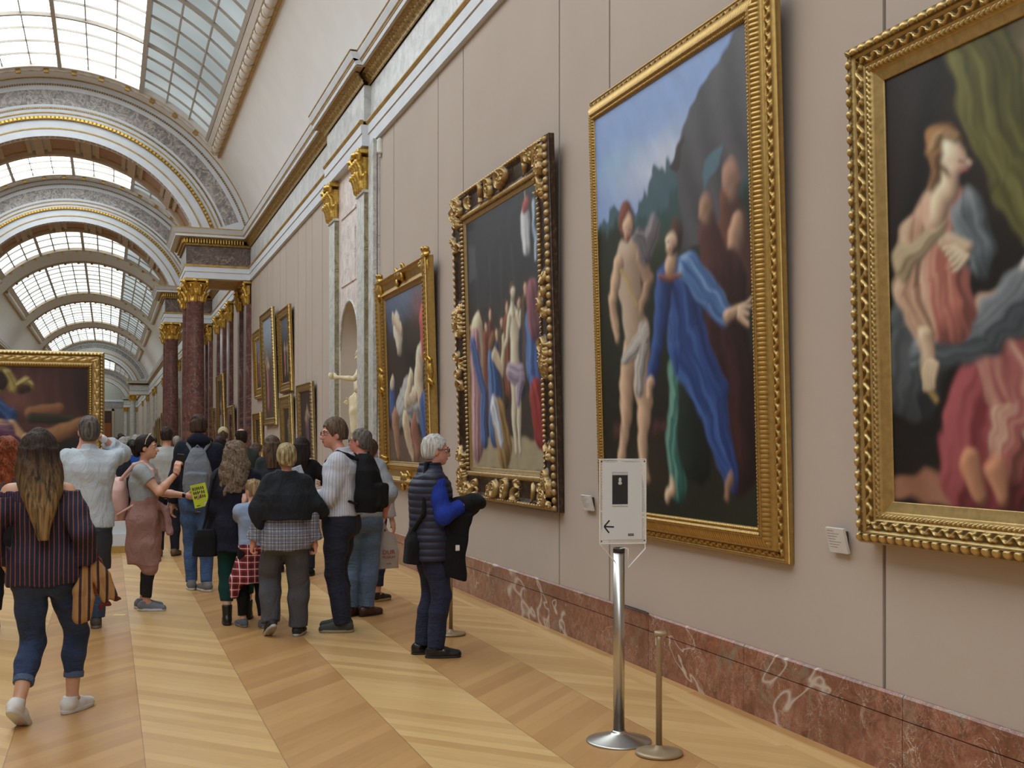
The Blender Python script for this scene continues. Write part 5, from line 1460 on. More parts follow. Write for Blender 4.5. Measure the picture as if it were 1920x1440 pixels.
        for i in (0, 1):
            hp, kn, an = s.hip[i], s.knee[i], s.ank[i]
            kr = knee or .056 * k + off; ar = ankle or .042 * k + off
            S.chain([hp, (hp + kn) / 2, kn], [.088 * k * s.g + off, .074 * k * s.g + off, kr], k=.03)
            d = unit(an - kn); L = np.linalg.norm(an - kn); e = kn + d * max(.1, L - cuffz)
            S.chain([kn, kn + d * L * .35 - unit(s.feet[i][1]) * .012, e], [kr, max((kr + ar) / 2, .055 * k) + .005, ar], k=.02, cuts=[(e, d)])
        me = S.mesh(name, wave=wavefn(folds, (28, 28, 26), 1, 4))
        o = link(name, me, mat, s.root, True)
        if cuffroll:
            for i in (0, 1):
                kn, an = s.knee[i], s.ank[i]; d = unit(an - kn); e = kn + d * (np.linalg.norm(an - kn) - cuffz); ar = (ankle or .042 * k + off)
                q = Solid(.006); q.cap(e - d * .035, e + d * .005, ar + .007, k=.004, cuts=[(e + d * .005, d), (e - d * .035, -d)])
                link('rolled_cuff', q.mesh('rolled_cuff'), cuffroll, o, True)
        return o
    def shoes(s, mat, sole, kind='sneaker', h=None, sock=None):
        k = s.k
        for i in (0, 1):
            toe, f, li, ya = s.feet[i]
            R = rotm(ya, 0, 0) @ np.array(Matrix.Rotation(-li, 3, 'X')); o = toe
            tr = lambda V: (V - V3(0, .13 * k, 0)) @ R.T + o
            hh = h or min(s.h, .008)
            S = Solid(hh)
            S.cap((0, -.05 * k, .05 * k), (0, .06 * k, .045 * k), .040 * k, .040 * k, k=.02)
            S.cap((0, .06 * k, .045 * k), (0, .165 * k, .03 * k), .040 * k, .032 * k, k=.02)
            up = {'sneaker': .10, 'boot': .19, 'dress': .085}[kind] * k
            S.chain([(0, -.03 * k, .05 * k), (0, -.015 * k, up)], [.042 * k, .044 * k if kind != 'boot' else .05 * k], k=.02, cuts=[((0, 0, up), (0, 0, 1))])
            S.loft([(.005, 0, .05 * k, .038 * k, .135 * k), (.03, 0, .05 * k, .040 * k, .135 * k)], k=.01, n=2.2)
            me = S.mesh('shoe', cut=[((0, 0, .012), (0, 0, -1))], wave=tr)
            sh = link('shoe', me, mat, s.root, True)
            S = Solid(hh * .8); th = .026 if kind != 'dress' else .016
            S.loft([(0, 0, .052 * k, .044 * k, .142 * k), (th, 0, .052 * k, .045 * k, .145 * k)], k=.005, n=2.4)
            link('sole', S.mesh('sole', wave=tr), sole, sh, True)
    # -- hair
    def short_hair(s, mat, thick=.012, low=-.06, name='hair', seed=0, amp=.004, bald=False, front=.066, top=.0):
        k = s.k; S = Solid(min(s.h, .007)); R = s.HR
        S.ell(s.hp(0, -.016, .028), V3(.075 + thick, .095 + thick, .092 + thick + top) * k, R, k=.02)
        S.ell(s.hp(0, -.045, -.03), V3(.068 + thick * .5, .062 + thick * .5, .07) * k, R, k=.03)
        nrm = R @ V3(0, .84, -.54)
        cuts = [(s.hp(0, front, .062), nrm), (s.hp(0, 0, low), R @ V3(0, 0, -1))]
        for sg in (-1, 1): S.ell(s.hp(.088 * sg, .004, -.022), V3(.03, .024, .035) * k, R, k=.006, mode='s')
        if bald: S.ell(s.hp(0, -.01, .12), V3(.06, .08, .07) * k, R, k=.02, mode='s')
        me = S.mesh(name, cut=cuts, wave=wavefn(amp * .45, (110, 110, 80), seed, 5))
        return link(name, me, mat, s.root, True)
    def long_hair(s, mat, length=.4, width=.12, depth=.07, taper=.5, seed=0, amp=.006, name='hair', curly=False, back=-.07, thick=.022, swing=0.0, drape=.03):
        k = s.k; S = Solid(min(s.h, .007)); R = s.HR
        S.ell(s.hp(0, -.018, .03), V3(.078 + thick, .098 + thick * .8, .094 + thick * .7) * k, R, k=.02, cuts=[(s.hp(0, .075, .055), R @ V3(0, .9, -.44))])
        b = R @ V3(0, back, 0); c = s.hc; z1 = c[2] + .03; z0 = c[2] - length
        rows = []
        for t in np.linspace(0, 1, 7):
            z = z1 + (z0 - z1) * t; w = (width * (.78 + .5 * math.sin(PI * min(1, t * 1.3)) * .6)) * (1 - (t ** 2) * taper)
            rows.append((z, c[0] + b[0] * 1.0 + swing * t, c[1] + b[1] * (1 + .35 * t) - drape * min(1, t * 1.5), w * k, depth * k * (1 - .45 * t)))
        S.loft(rows, k=.04, n=2)
        if curly:
            rs = np.random.RandomState(seed)
            for _ in range(26):
                t = rs.uniform(.1, 1); z = z1 + (z0 - z1) * t; w = width * (1 - t ** 2 * taper * .5)
                S.ell((c[0] + b[0] + rs.uniform(-w, w), c[1] + b[1] * 1.1 - drape * t - rs.uniform(0, .03), z), V3(.03, .025, .045) * k, k=.02)
        me = S.mesh(name, wave=wavefn(amp * .45, (75, 75, 22 if not curly else 60), seed, 7))
        return link(name, me, mat, s.root, True)
    def part(s, name, S, mat, folds=0, seed=3, parent=None, freq=None):
        if freq is None: freq = (28, 28, 26); seed = 1
        return link(name, S.mesh(name, wave=wavefn(folds, freq, seed, 4) if folds else None), mat, parent or s.root, True)
    def item(s, name, S, mat, label, cat, folds=0, seed=3, freq=(30, 30, 30)):
        o = link(name, S.mesh(name, wave=wavefn(folds, freq, seed, 4) if folds else None), mat, None, True)
        o.location = s.root.location; o.rotation_euler = s.root.rotation_euler
        return tag(o, label, cat)
    def glasses(s, mat=None):
        k = s.k; m = MB(); mat = mat or plain('black_glasses', (.01, .01, .01), .3)
        for sg in (-1, 1):
            pts = []
            for j in range(13):
                a = 2 * PI * j / 12; pts.append(s.hp(sg * .033 + .025 * math.copysign(abs(math.cos(a)) ** .6, math.cos(a)), .102 - .35 * (sg * .025 * math.cos(a) * 0 + abs(sg * .033 + .025 * math.cos(a)) - .03), .008 + .017 * math.copysign(abs(math.sin(a)) ** .6, math.sin(a))))
            m.tube(pts, .0022, 6); m.tube([s.hp(sg * .058, .092, .012), s.hp(sg * .078, .04, .010), s.hp(sg * .08, -.01, .004)], .002, 6)
        m.tube([s.hp(-.009, .108, .010), s.hp(.009, .108, .010)], .002, 6)
        return m.build('glasses', mat, s.root)


# ------------------------------------------------------------------ materials for clothes
def denim(name, c, dark=.5):
    n = N(name); v = n.coord(); f = n.noise(v, 5, 4, .6); w = n.noise(n.coord('Object', (1, 1, .3)), 14, 4, .6, .5)
    wr = n.noise(n.coord('Object', (.8, .8, 2.2)), 9, 3, .6, 1.2)
    n.bump(n.math('ADD', w, wr), .5, .04)
    return n.done(n.ramp(f, [(.35, tuple(x * dark for x in srgb(*c))), (.68, srgb(*c))]), .85)
def stripes(name, base, line, per=.022, w=.2, axis=0, wob=.01, second=None):
    n = N(name); v = n.coord(); sp = n.n('ShaderNodeSeparateXYZ', {0: v})
    s = n.math('MULTIPLY', n.math('ARCTAN2', sp.outputs[0], sp.outputs[1]), .16) if axis == 'round' else sp.outputs[axis]
    s = n.math('ADD', s, n.math('MULTIPLY', n.noise(v, 4, 1), wob))
    fr = n.math('FRACT', n.math('DIVIDE', s, per)); m = n.math('LESS_THAN', fr, w)
    n.bump(n.noise(n.coord('Object', (1, 1, .5)), 10, 4, .6, .8), .6, .03)
    return n.done(n.mix(m, srgb(*base), srgb(*line)), .85)
def plaid(name, base, a, b, per=.05, scale=1.0):
    n = N(name); v = n.coord(); sp = n.n('ShaderNodeSeparateXYZ', {0: v})
    c = srgb(*base)
    def band(ax, p, w, ph=0.0): return n.math('LESS_THAN', n.math('FRACT', n.math('ADD', n.math('DIVIDE', sp.outputs[ax], p), ph)), w)
    x = n.mix(n.math('MULTIPLY', band(0, per, .42), .55), c, srgb(*a)); x = n.mix(n.math('MULTIPLY', band(2, per, .42), .55), x, srgb(*a))
    x = n.mix(n.math('MULTIPLY', band(0, per, .1, .3), .8), x, srgb(*b)); x = n.mix(n.math('MULTIPLY', band(2, per, .1, .3), .8), x, srgb(*b))
    n.bump(n.noise(v, 9, 4, .6, .8), .5, .03)
    return n.done(x, .9)
WHITE_SOLE = plain('white_rubber_sole', srgb(196, 194, 190), .6); GREY_SOLE = plain('grey_rubber_sole', srgb(120, 116, 110), .7); DARK_SOLE = plain('dark_rubber_sole', srgb(40, 36, 34), .7); GUM = plain('gum_sole', srgb(120, 96, 66), .7)
BLACKF = cloth('black_fabric', srgb(20, 20, 23)); NAVYF = cloth('navy_fabric', srgb(24, 27, 40))
PHONE = plain('phone_black', (.01, .01, .012), .15)

def backpack(p, col, label, w=.145, hgt=.24, d=.09, zc=None, yb=-.17, straps=True, pocket=True, name='backpack', R=None, soft=3e-3, xo=0.0):
    k = p.k; zc = zc or 1.2 * k; c = p.cen(zc); S = Solid(.008)
    S.loft([(zc - hgt, c[0] + xo, c[1] + yb - .01, w * .92, d * .95), (zc - hgt * .5, c[0] + xo, c[1] + yb - .015, w * 1.03, d * 1.1), (zc + hgt * .4, c[0] + xo, c[1] + yb, w * .9, d * .85), (zc + hgt * .85, c[0] + xo, c[1] + yb + .02, w * .55, d * .6), (zc + hgt, c[0] + xo, c[1] + yb + .03, w * .3, d * .4)], k=.02, n=2.6)
    if pocket: S.box((c[0] + xo, c[1] + yb - d - .01, zc - hgt * .42), (w * .78, .035, hgt * .42), rd=.03, k=.012)
    o = p.item(name, S, col, label, 'backpack', .004, 4)
    S = Solid(.008)
    if straps:
        for i, sg in ((0, -1), (1, 1)):
            sh = p.sh[i]; t = p.sc + (sh - p.sc) * .62
            pts = [V3(c[0] + xo + sg * .05, c[1] + yb + .03, zc + hgt * .75), t + V3(0, -.07, .055) * k, t + V3(0, .01, .078) * k, t + V3(0, .10, .0) * k, t + V3(sg * .01, .125, -.12) * k, t + V3(sg * .05, .07, -.26) * k, V3(c[0] + sg * w, c[1] + yb + .05, zc - hgt * .7)]
            S.chain(pts, [.016, .02, .021, .021, .018, .013, .012], k=.01)
        q = link('shoulder_strap', S.mesh('shoulder_strap'), col, o, True)
    S = Solid(.006); S.chain([(c[0] + xo - .03, c[1] + yb, zc + hgt * .97), (c[0] + xo, c[1] + yb - .005, zc + hgt * 1.08), (c[0] + xo + .03, c[1] + yb, zc + hgt * .97)], [.008] * 3, k=.004)
    link('carry_loop', S.mesh('carry_loop'), col, o, True)
    return o

# ---- A: woman in the striped off-shoulder top
A = Person((-.35, 7.13), 2, 1.73, 'f', 1.02, pel=(.0, .05), drop=.035, lean=(-.035, -.02), feet=((-.165, -.20, -22, 34), (.150, .17, -38, 0)),
           hands=(((-.205, .12, .90), (-.7, -.6, .0)), ((.235, .02, .88), (.3, -1, 0))), skin=(196, 148, 118), h=.006, bw=.150,
           label='woman walking away in a striped off-the-shoulder top, cropped jeans and white sneakers')
A.top(stripes('navy_striped_blouse', (22, 22, 44), (118, 66, 62), .026, .22), off=.020, sleeve=1.72, hem=.80, neck=0, flare=.030, name='blouse', sl_off=.026, folds=.0048, cut=[((0, 0, 1.335), (-.08, 0, 1))], cuff=True)
_S = Solid(.007); c = A.cen(1.34); _S.loft([(1.285, c[0], c[1], .212, .118), (1.325, c[0], c[1], .216, .117), (1.35, c[0], c[1], .210, .110)], k=.005, n=2.2)
A.part('gathered_neckline', _S, stripes('navy_ruffle', (26, 28, 60), (90, 56, 66), .013, .3), .005, 8, None, (90, 90, 20))
A.pants(denim('dark_blue_denim', (44, 62, 98), .45), off=.014, cuffz=.13, ankle=.052, knee=.07, cuffroll=denim('rolled_denim', (78, 96, 126), .8))
A.shoes(plain('white_canvas', srgb(206, 204, 202), .7), WHITE_SOLE)
A.long_hair(hair_mat('ombre_hair', (30, 22, 20), (62, 46, 38), ((58, 45, 34), (150, 120, 78)), 1.58, 1.24), .50, .135, .085, .72, amp=.010, back=-.062, swing=.03, thick=.030, drape=.085)
S = Solid(.006); S.box((.265, .02, .80), (.075, .045, .075), rotm(0, 0, .15), rd=.03, k=.01)
hb = A.item('handbag', S, plain('tan_leather', srgb(128, 62, 32), .45), 'tan leather handbag with a beige check scarf hanging from the striped woman\'s arm', 'handbag', .003)
S = Solid(.006); S.chain([(.20, .02, .86), (.20, .02, .95), (.25, .02, 1.0), (.31, .02, .93), (.33, .02, .86)], [.007] * 5, k=.004); link('bag_handle', S.mesh('bag_handle'), plain('tan_leather', srgb(128, 62, 32), .45), hb, True)
scarfm = stripes('beige_check_scarf', (158, 118, 74), (52, 26, 28), .05, .3, wob=.03)
S = Solid(.006); S.chain([(.21, -.03, .90), (.185, -.05, .76), (.19, -.05, .60)], [.02, .032, .042], k=.02, cuts=[((0, 0, .56), (0, 0, -1))]); S.chain([(.24, -.03, .88), (.245, -.05, .72), (.225, -.04, .60)], [.02, .024, .03], k=.015)
S.chain([(.28, -.02, .93), (.335, -.03, .84), (.375, -.02, .72)], [.018, .026, .028], k=.012); S.chain([(.25, -.02, .95), (.29, -.04, .82), (.33, -.03, .70)], [.018, .024, .024], k=.008)
link('check_scarf', S.mesh('check_scarf', wave=wavefn(.004, (60, 60, 30), 5, 4)), scarfm, hb, True)
S = Solid(.005); S.ell((.40, -.01, .695), (.022, .02, .016)); S.ell((.345, -.02, .672), (.02, .02, .022)); S.ell((.31, -.02, .655), (.014, .014, .02)); link('scarf_fringe', S.mesh('scarf_fringe', wave=wavefn(.004, (120, 120, 120), 6, 5)), plain('rust_fringe', srgb(96, 34, 28), .9), hb, True)

# ---- B: red-haired woman at the left edge
B = Person((-.80, 10.39), 6, 1.70, 'f', 1.0, pel=(0, 0), drop=.03, feet=((-.10, .18, 0, 0), (.12, -.20, -6, 42)), hands=(((-.25, .08, .85), (-.4, -1, 0)), ((.22, .14, .90), (.4, -1, 0))),
           skin=(206, 160, 134), h=.010, label='woman with curly red hair and denim jacket walking away at the left edge')
B.top(denim('denim_jacket', (52, 70, 96), .5), off=.024, sleeve=1.9, hem=.98, name='denim_jacket', collar=True)
B.pants(cloth('dark_trousers', srgb(26, 27, 34)), off=.012, cuffz=.10)
B.shoes(plain('navy_canvas', srgb(34, 38, 56), .7), plain('pale_gum_sole', srgb(176, 156, 124), .7))
B.long_hair(hair_mat('red_curls', (70, 30, 18), (150, 78, 46), curly=True), .38, .125, .075, .3, seed=4, amp=.011, curly=True, back=-.06, thick=.028)
S = Solid(.009); S.chain([(.02, -.15, 1.12), (.10, -.15, 1.0), (.10, -.15, .95)], [.06, .09, .05], k=.03); B.item('shoulder_bag', S, plain('orange_leather', srgb(190, 120, 52), .5), 'orange shoulder bag on the red-haired woman\'s back', 'bag')

# ---- C: grey-haired man in a pale blue shirt raising a phone
C = Person((-.18, 10.40), 3, 1.86, 'm', 1.08, feet=((-.10, -.06, 6, 0), (.085, .12, -4, 0)), hands=(((-.02, .30, 1.62), (-.3, .3, -1)), ((.145, .10, 1.66), (.75, .3, -.9))), lean=(.02, -.02),
           head=(8, -4, 0), skin=(206, 150, 132), h=.009, hand_pose=(dict(dir=(.2, .1, 1), palm=(.6, .5, 0), curl=.7), dict(dir=(-.75, .25, .5), palm=(-.4, -.3, -1), curl=.75, thumb=.6)),
           label='grey-haired man in a pale blue shirt, seen from behind, raising a camera to his face')
C.top(cloth('pale_blue_linen', srgb(182, 192, 202), fold=.8), off=.026, sleeve=1.75, hem=.90, flare=.015, collar=True, folds=.0048, sl_off=.024, cuff=True)
C.pants(denim('mid_blue_denim', (62, 84, 116), .5), off=.020, cuffz=-.005, ankle=.075, knee=.085)
S = Solid(.009); c = C.pel; S.loft([(.52, c[0] + .03, c[1], .175, .14), (.75, c[0] + .02, c[1] - .01, .195, .15), (.93, c[0], c[1], .20, .145)], k=.02); C.part('dark_tied_jacket', S, cloth('charcoal_cloth', srgb(52, 54, 60)), .0055, 5)
C.shoes(plain('grey_brown_suede', srgb(78, 72, 64), .8), GREY_SOLE, 'boot')
C.short_hair(hair_mat('salt_pepper_hair', (52, 48, 46), (112, 106, 100)), .010, -.085, seed=3)
S = Solid(.006); S.box((.06, .30, 1.735), (.055, .018, .035), rd=.008); C.item('camera', S, PHONE, 'small dark camera held up by the man in the pale blue shirt', 'camera')
S = Solid(.005); e = C.wr[1]; S.cap(e - unit(C.wr[1] - C.el[1]) * .012, e + unit(C.wr[1] - C.el[1]) * .012, .031, k=.002); C.part('white_wristband', S, plain('white_band', srgb(220, 220, 220), .5))

# ---- D: woman with phone, brochure and pink backpack
D_ = Person((.34, 11.47), -104, 1.70, 'f', 1.08, lean=(0, -.02), feet=((-.09, -.04, 4, 0), (.09, .03, -6, 0)),
            hands=(((-.14, .37, 1.10), (-.6, -1, -.6)), ((.10, .315, 1.33), (.45, -.5, -1))), head=(0, -2, 0), hoff=(0, .01), skin=(204, 152, 126), h=.008, face=True,
            hand_pose=(dict(dir=(-.1, 1, -.05), palm=(1, 0, .2), curl=.55), dict(dir=(-.1, .12, 1), palm=(-1, .3, 0), curl=.75, thumb=.7)),
            label='woman in profile with a pink sweater round her waist, photographing with a phone')
D_.top(cloth('grey_tee', srgb(150, 154, 156)), off=.018, sleeve=.55, hem=1.02, name='tee_shirt', folds=.0048, sl_off=.022)
D_.pants(cloth('black_leggings', srgb(38, 38, 42)), off=.006, cuffz=.045, name='leggings')
S = Solid(.008); c = D_.pel
S.loft([(.46, c[0], c[1] - .01, .19, .15), (.60, c[0], c[1] - .02, .20, .165), (.90, c[0], c[1] - .02, .205, .160), (1.02, c[0], c[1] - .01, .165, .135), (1.10, c[0], c[1], .158, .125)], k=.02)
S.chain([(.03, .13, 1.03), (.02, .19, .98), (.04, .23, .86), (.05, .24, .74)], [.034, .036, .030, .034], k=.02); S.chain([(-.03, .14, 1.02), (-.06, .16, .88), (-.06, .17, .78)], [.03, .03, .03], k=.02)
S.chain([(.08, .02, .62), (.09, .06, .40)], [.11, .08], k=.05)
D_.part('waist_sweater', S, cloth('dusty_pink_knit', srgb(156, 120, 114), fold=.8), .0055, 6)
D_.shoes(plain('grey_mesh', srgb(112, 114, 124), .8), plain('pale_grey_sole', srgb(196, 198, 206), .6))
D_.short_hair(hair_mat('black_hair', (16, 12, 12), (46, 36, 34)), .012, -.05, seed=9)
S = Solid(.007); S.ell(D_.hp(0, -.125, .0), V3(.055, .045, .06), k=.02); S.ell(D_.hp(0, -.10, -.05), V3(.045, .04, .05), k=.02); D_.part('hair_bun', S, hair_mat('black_hair_bun', (16, 12, 12), (46, 36, 34)), .004, 3, None, (90, 90, 90))
m = MB()
for sg in (-1, 1): m.tube([D_.hp(.088 * sg, .0, .03), D_.hp(.086 * sg, .01, .08), D_.hp(.055 * sg, .03, .128)], .004, 6)
m.tube([D_.hp(-.055, .03, .128), D_.hp(0, .036, .138), D_.hp(.055, .03, .128)], .006, 6); m.build('sunglasses', plain('cream_acetate', srgb(206, 190, 160), .3), D_.root)
o = backpack(D_, plain('pink_leather', srgb(206, 166, 158), .5), 'soft pink backpack on the back of the woman with the phone', .145, .21, .125, 1.08, -.27, pocket=False)
S = Solid(.0025); pc = D_.palm_c[1]; S.box(pc[0] + V3(-.01, .012, .045), (.004, .036, .072), rotm(0, -.1), rd=.004, k=.002)
D_.item('phone', S, PHONE, 'black phone held up by the woman with the pink sweater', 'phone')
# brochure
th = D_.root
pcx = D_.palm_c[0][0] + V3(-.0, .055, .0)
br = empty('brochure', D_.root.location, D_.root.rotation_euler); tag(br, 'lime green brochure held by the woman with the pink sweater', 'brochure')
bi = empty('sheet_holder', tuple(pcx), (0, 0, PI / 2 + .25)); bi.parent = br
M0 = Matrix.Translation(Vector(pcx)) @ Matrix.Rotation(PI / 2 + .18, 4, 'Z') @ Matrix.Rotation(-.22, 4, 'Y')
bpy.data.objects.remove(bi)
m = MB(); m.box(-.075, .075, -.002, .002, -.115, .115, M0); m.build('sheet', plain('lime_green_paper', srgb(188, 204, 44), .5), br)
rsb = np.random.RandomState(5)
gd_, gw_ = MB(), MB()
for row, z in enumerate((.072, .030, -.012)):
    for q in range(3):
        xx = -.042 + q * .038
        gd_.box(xx - .016, xx - .007, -.0035, -.002, z - .014, z + .016, M0); gd_.box(xx + .005, xx + .014, -.0035, -.002, z - .016, z + .014, M0); gd_.box(xx - .012, xx + .010, -.0035, -.002, z + .002 * q, z + .008, M0)
        gw_.box(xx - .007, xx + .005, -.0034, -.002, z - .012, z, M0)
gd_.box(-.055, -.02, -.0035, -.002, -.100, -.093, M0)
gd_.build('dark_photo_letters', plain('dark_print', srgb(40, 36, 34), .6), br); gw_.build('pale_photo_letters', plain('pale_print', srgb(170, 140, 120), .6), br)
m = MB(); m.lathe([(.017, 0), (.017, .0012)], n=20, M=M0 @ Matrix.Translation((.035, -.002, -.09)) @ Matrix.Rotation(PI / 2, 4, 'X')); m.build('round_badge', plain('lilac_print', srgb(200, 198, 210), .6), br)
S = Solid(.005); e = D_.wr[0] - unit(D_.wr[0] - D_.el[0]) * .01; S.cap(e, e - unit(D_.wr[0] - D_.el[0]) * .02, .029, k=.002); D_.part('black_bracelet', S, PHONE)
S = Solid(.005); e = D_.wr[1] - unit(D_.wr[1] - D_.el[1]) * .01; S.cap(e, e - unit(D_.wr[1] - D_.el[1]) * .008, .028, k=.002); D_.part('beaded_bracelet', S, plain('red_beads', srgb(140, 60, 50), .5))

# ---- E
E_ = Person((.78, 16.62), -4, 1.84, 'm', 1.0, feet=((-.10, 0, 8, 0), (.11, .05, -20, 0)), hands=(((-.27, .03, .86), (-.4, -1, 0)), ((.26, .20, 1.05), (.4, -1, 0))), skin=(206, 156, 134), h=.011,
            label='dark-haired man in a light grey tee shirt, back turned, beyond the woman with the phone')
E_.top(cloth('light_grey_tee', srgb(166, 170, 170)), off=.018, sleeve=.6, hem=.92, name='tee_shirt'); E_.pants(cloth('dark_navy_chinos', srgb(30, 32, 44)), off=.015, cuffz=-.005); E_.shoes(plain('brown_leather', srgb(96, 70, 50), .6), DARK_SOLE, 'sneaker')
E_.short_hair(hair_mat('dark_brown_hair', (26, 20, 18), (60, 46, 40)), .010, -.06, seed=5)

# ---- F
F_ = Person((.94, 12.79), -8, 1.93, 'm', 1.06, feet=((-.08, .02, 10, 0), (.09, -.16, 30, 0)), hands=(((-.29, .05, .93), (-.5, -1, 0)), ((.20, .26, 1.12), (.5, -1, 0))), head=(-6, 0, 0), skin=(196, 148, 122), h=.009,
            label='tall dark-haired man in a navy hooded jacket wearing a grey backpack')
F_.top(NAVYF, off=.034, sleeve=1.97, hem=1.02, name='hooded_jacket', hood=True, folds=.0048, sl_off=.026, neck=0)
F_.pants(denim('blue_jeans', (66, 98, 146), .5), off=.014, cuffz=-.005, ankle=.06, knee=.072); F_.shoes(plain('grey_trainer', srgb(108, 110, 112), .8), WHITE_SOLE)
F_.short_hair(hair_mat('brown_hair', (36, 26, 22), (82, 62, 50)), .014, -.055, seed=6, amp=.006)
backpack(F_, cloth('grey_nylon', srgb(112, 116, 124), fold=.7), 'grey nylon backpack worn by the tall man in the navy jacket', .15, .27, .10, 1.30, -.205)
S = Solid(.0025); S.box((-.335, .10, .82), (.003, .10, .13), rotm(0, .3), rd=.003, k=.002); F_.item('leaflet', S, plain('printed_newsprint', srgb(150, 156, 166), .7, var=.3, scale=40), 'grey printed leaflet held low between the woman with the phone and the navy-jacket man', 'leaflet')

# ---- G
G_ = Person((1.09, 10.34), -6, 1.64, 'f', 1.06, pel=(0, 0), feet=((-.085, -.06, 4, 0), (.10, .24, -4, 0)), hands=(((-.21, .10, .82), (-.4, -1, 0)), ((.20, .15, .95), (.4, -1, 0))), skin=(206, 164, 142), h=.009, lean=(-.01, .0),
            label='woman with long wavy greying hair in a long navy coat and green trousers')
G_.top(cloth('navy_wool_coat', srgb(28, 29, 42), fold=.8), off=.042, sleeve=1.9, hem=.66, flare=.03, name='coat', folds=.0048, sl_off=.034, neck=.06)
G_.pants(cloth('bottle_green_trousers', srgb(20, 60, 58)), off=.014, cuffz=.13, knee=.072, ankle=.055); G_.shoes(plain('black_leather', srgb(22, 20, 20), .35), DARK_SOLE, 'boot')
G_.long_hair(hair_mat('greying_wavy_hair', (62, 50, 42), (138, 118, 98), curly=True), .34, .13, .085, .15, seed=8, amp=.012, curly=True, back=-.06, thick=.026, drape=.07)
S = Solid(.008); S.loft([(.62, -.275, -.10, .105, .07), (.80, -.27, -.10, .10, .06), (.86, -.27, -.10, .08, .04)], k=.02, n=3)
S.chain([(-.30, -.10, .84), (-.26, -.10, 1.0), (-.20, -.11, 1.3), (-.12, -.02, 1.44)], [.012] * 4, k=.006)
G_.item('shoulder_bag', S, BLACKF, 'black shoulder bag hanging at the hip of the woman with wavy hair', 'bag', .004)

# ---- H child
H_ = Person((1.20, 10.04), 8, 1.30, 'm', .92, feet=((-.07, .08, 10, 0), (.075, -.04, -8, 0)), hands=(((-.05, .11, 1.10), (-.35, .1, -1)), ((.18, .10, .70), (.4, -1, 0))), head=(28, 0, 0), skin=(214, 164, 142), h=.008, bw=.15,
            hand_pose=(dict(dir=(.2, .2, 1), palm=(.4, .6, 0), curl=1.0), {}), label='blond child in a light blue tee with a red plaid shirt tied at the waist')
H_.top(cloth('light_blue_tee', srgb(140, 156, 184)), off=.018, sleeve=.65, hem=.66, name='tee_shirt', flare=.0, sl_off=.02)
H_.pants(BLACKF, off=.012, cuffz=.04); H_.shoes(plain('slate_canvas', srgb(84, 94, 100), .8), GREY_SOLE)
H_.short_hair(hair_mat('child_blond_hair', (96, 76, 52), (170, 142, 104)), .018, -.07, seed=12, amp=.007)
S = Solid(.007); c = H_.pel; S.loft([(.40, c[0] - .02, c[1], .14, .11), (.60, c[0], c[1], .142, .112), (.74, c[0], c[1], .13, .10)], k=.02); S.chain([(-.10, .03, .60), (-.15, .0, .42), (-.16, .0, .30)], [.05, .05, .035], k=.03)
H_.part('tied_plaid_shirt', S, plaid('red_plaid', (150, 30, 40), (26, 14, 20), (220, 210, 210), .06), .0055, 4)

# ---- I
I_ = Person((1.40, 9.43), -6, 1.62, 'f', 1.08, pel=(0, 0), feet=((-.115, .02, 16, 30), (.10, .10, -20, 0)), hands=(((-.27, .03, .80), (-.5, -1, 0)), ((.235, .02, .77), (.5, -1, 0))), skin=(208, 144, 120), h=.0065, bw=.142,
            hand_pose=(dict(curl=.9), dict(curl=.9)), label='person with short blond hair, dark sweater over the shoulders of a checked shirt, grey trousers')
I_.top(plaid('grey_check', (150, 152, 164), (88, 92, 108), (40, 44, 60), .058), off=.026, sleeve=1.92, hem=.74, flare=.012, name='checked_shirt', folds=.0048, cuff=True)
I_.pants(cloth('grey_cotton_trousers', srgb(78, 78, 84), fold=.8), off=.020, cuffz=-.005, ankle=.078, knee=.086, folds=.0048)
I_.shoes(plain('black_trainer', srgb(30, 29, 30), .7), plain('off_white_sole', srgb(170, 168, 162), .7))
I_.short_hair(hair_mat('short_blond_hair', (104, 88, 60), (190, 172, 130)), .017, -.075, seed=14, amp=.007)
S = Solid(.008); c = I_.sc
S.cap(I_.sh[0] + V3(0, -.01, .0), I_.sh[1] + V3(0, -.01, .0), .072, k=.04)
S.loft([(.99, c[0] + .01, c[1] - .03, .19, .15), (1.10, c[0], c[1] - .02, .225, .158), (1.20, c[0], c[1] - .01, .215, .155), (1.29, c[0], c[1], .15, .12), (1.40, c[0], c[1], .085, .09)], k=.04)
S.chain([I_.sh[0] + V3(-.01, .0, 0), (-.225, .0, 1.08), (-.225, .0, .95)], [.068, .078, .062], k=.05); S.chain([I_.sh[1] + V3(.01, .0, 0), (.235, .0, 1.10), (.30, .02, 1.03)], [.066, .072, .055], k=.05)
I_.part('draped_sweater', S, cloth('charcoal_knit', srgb(34, 37, 43), fold=.9), .0055, 7)

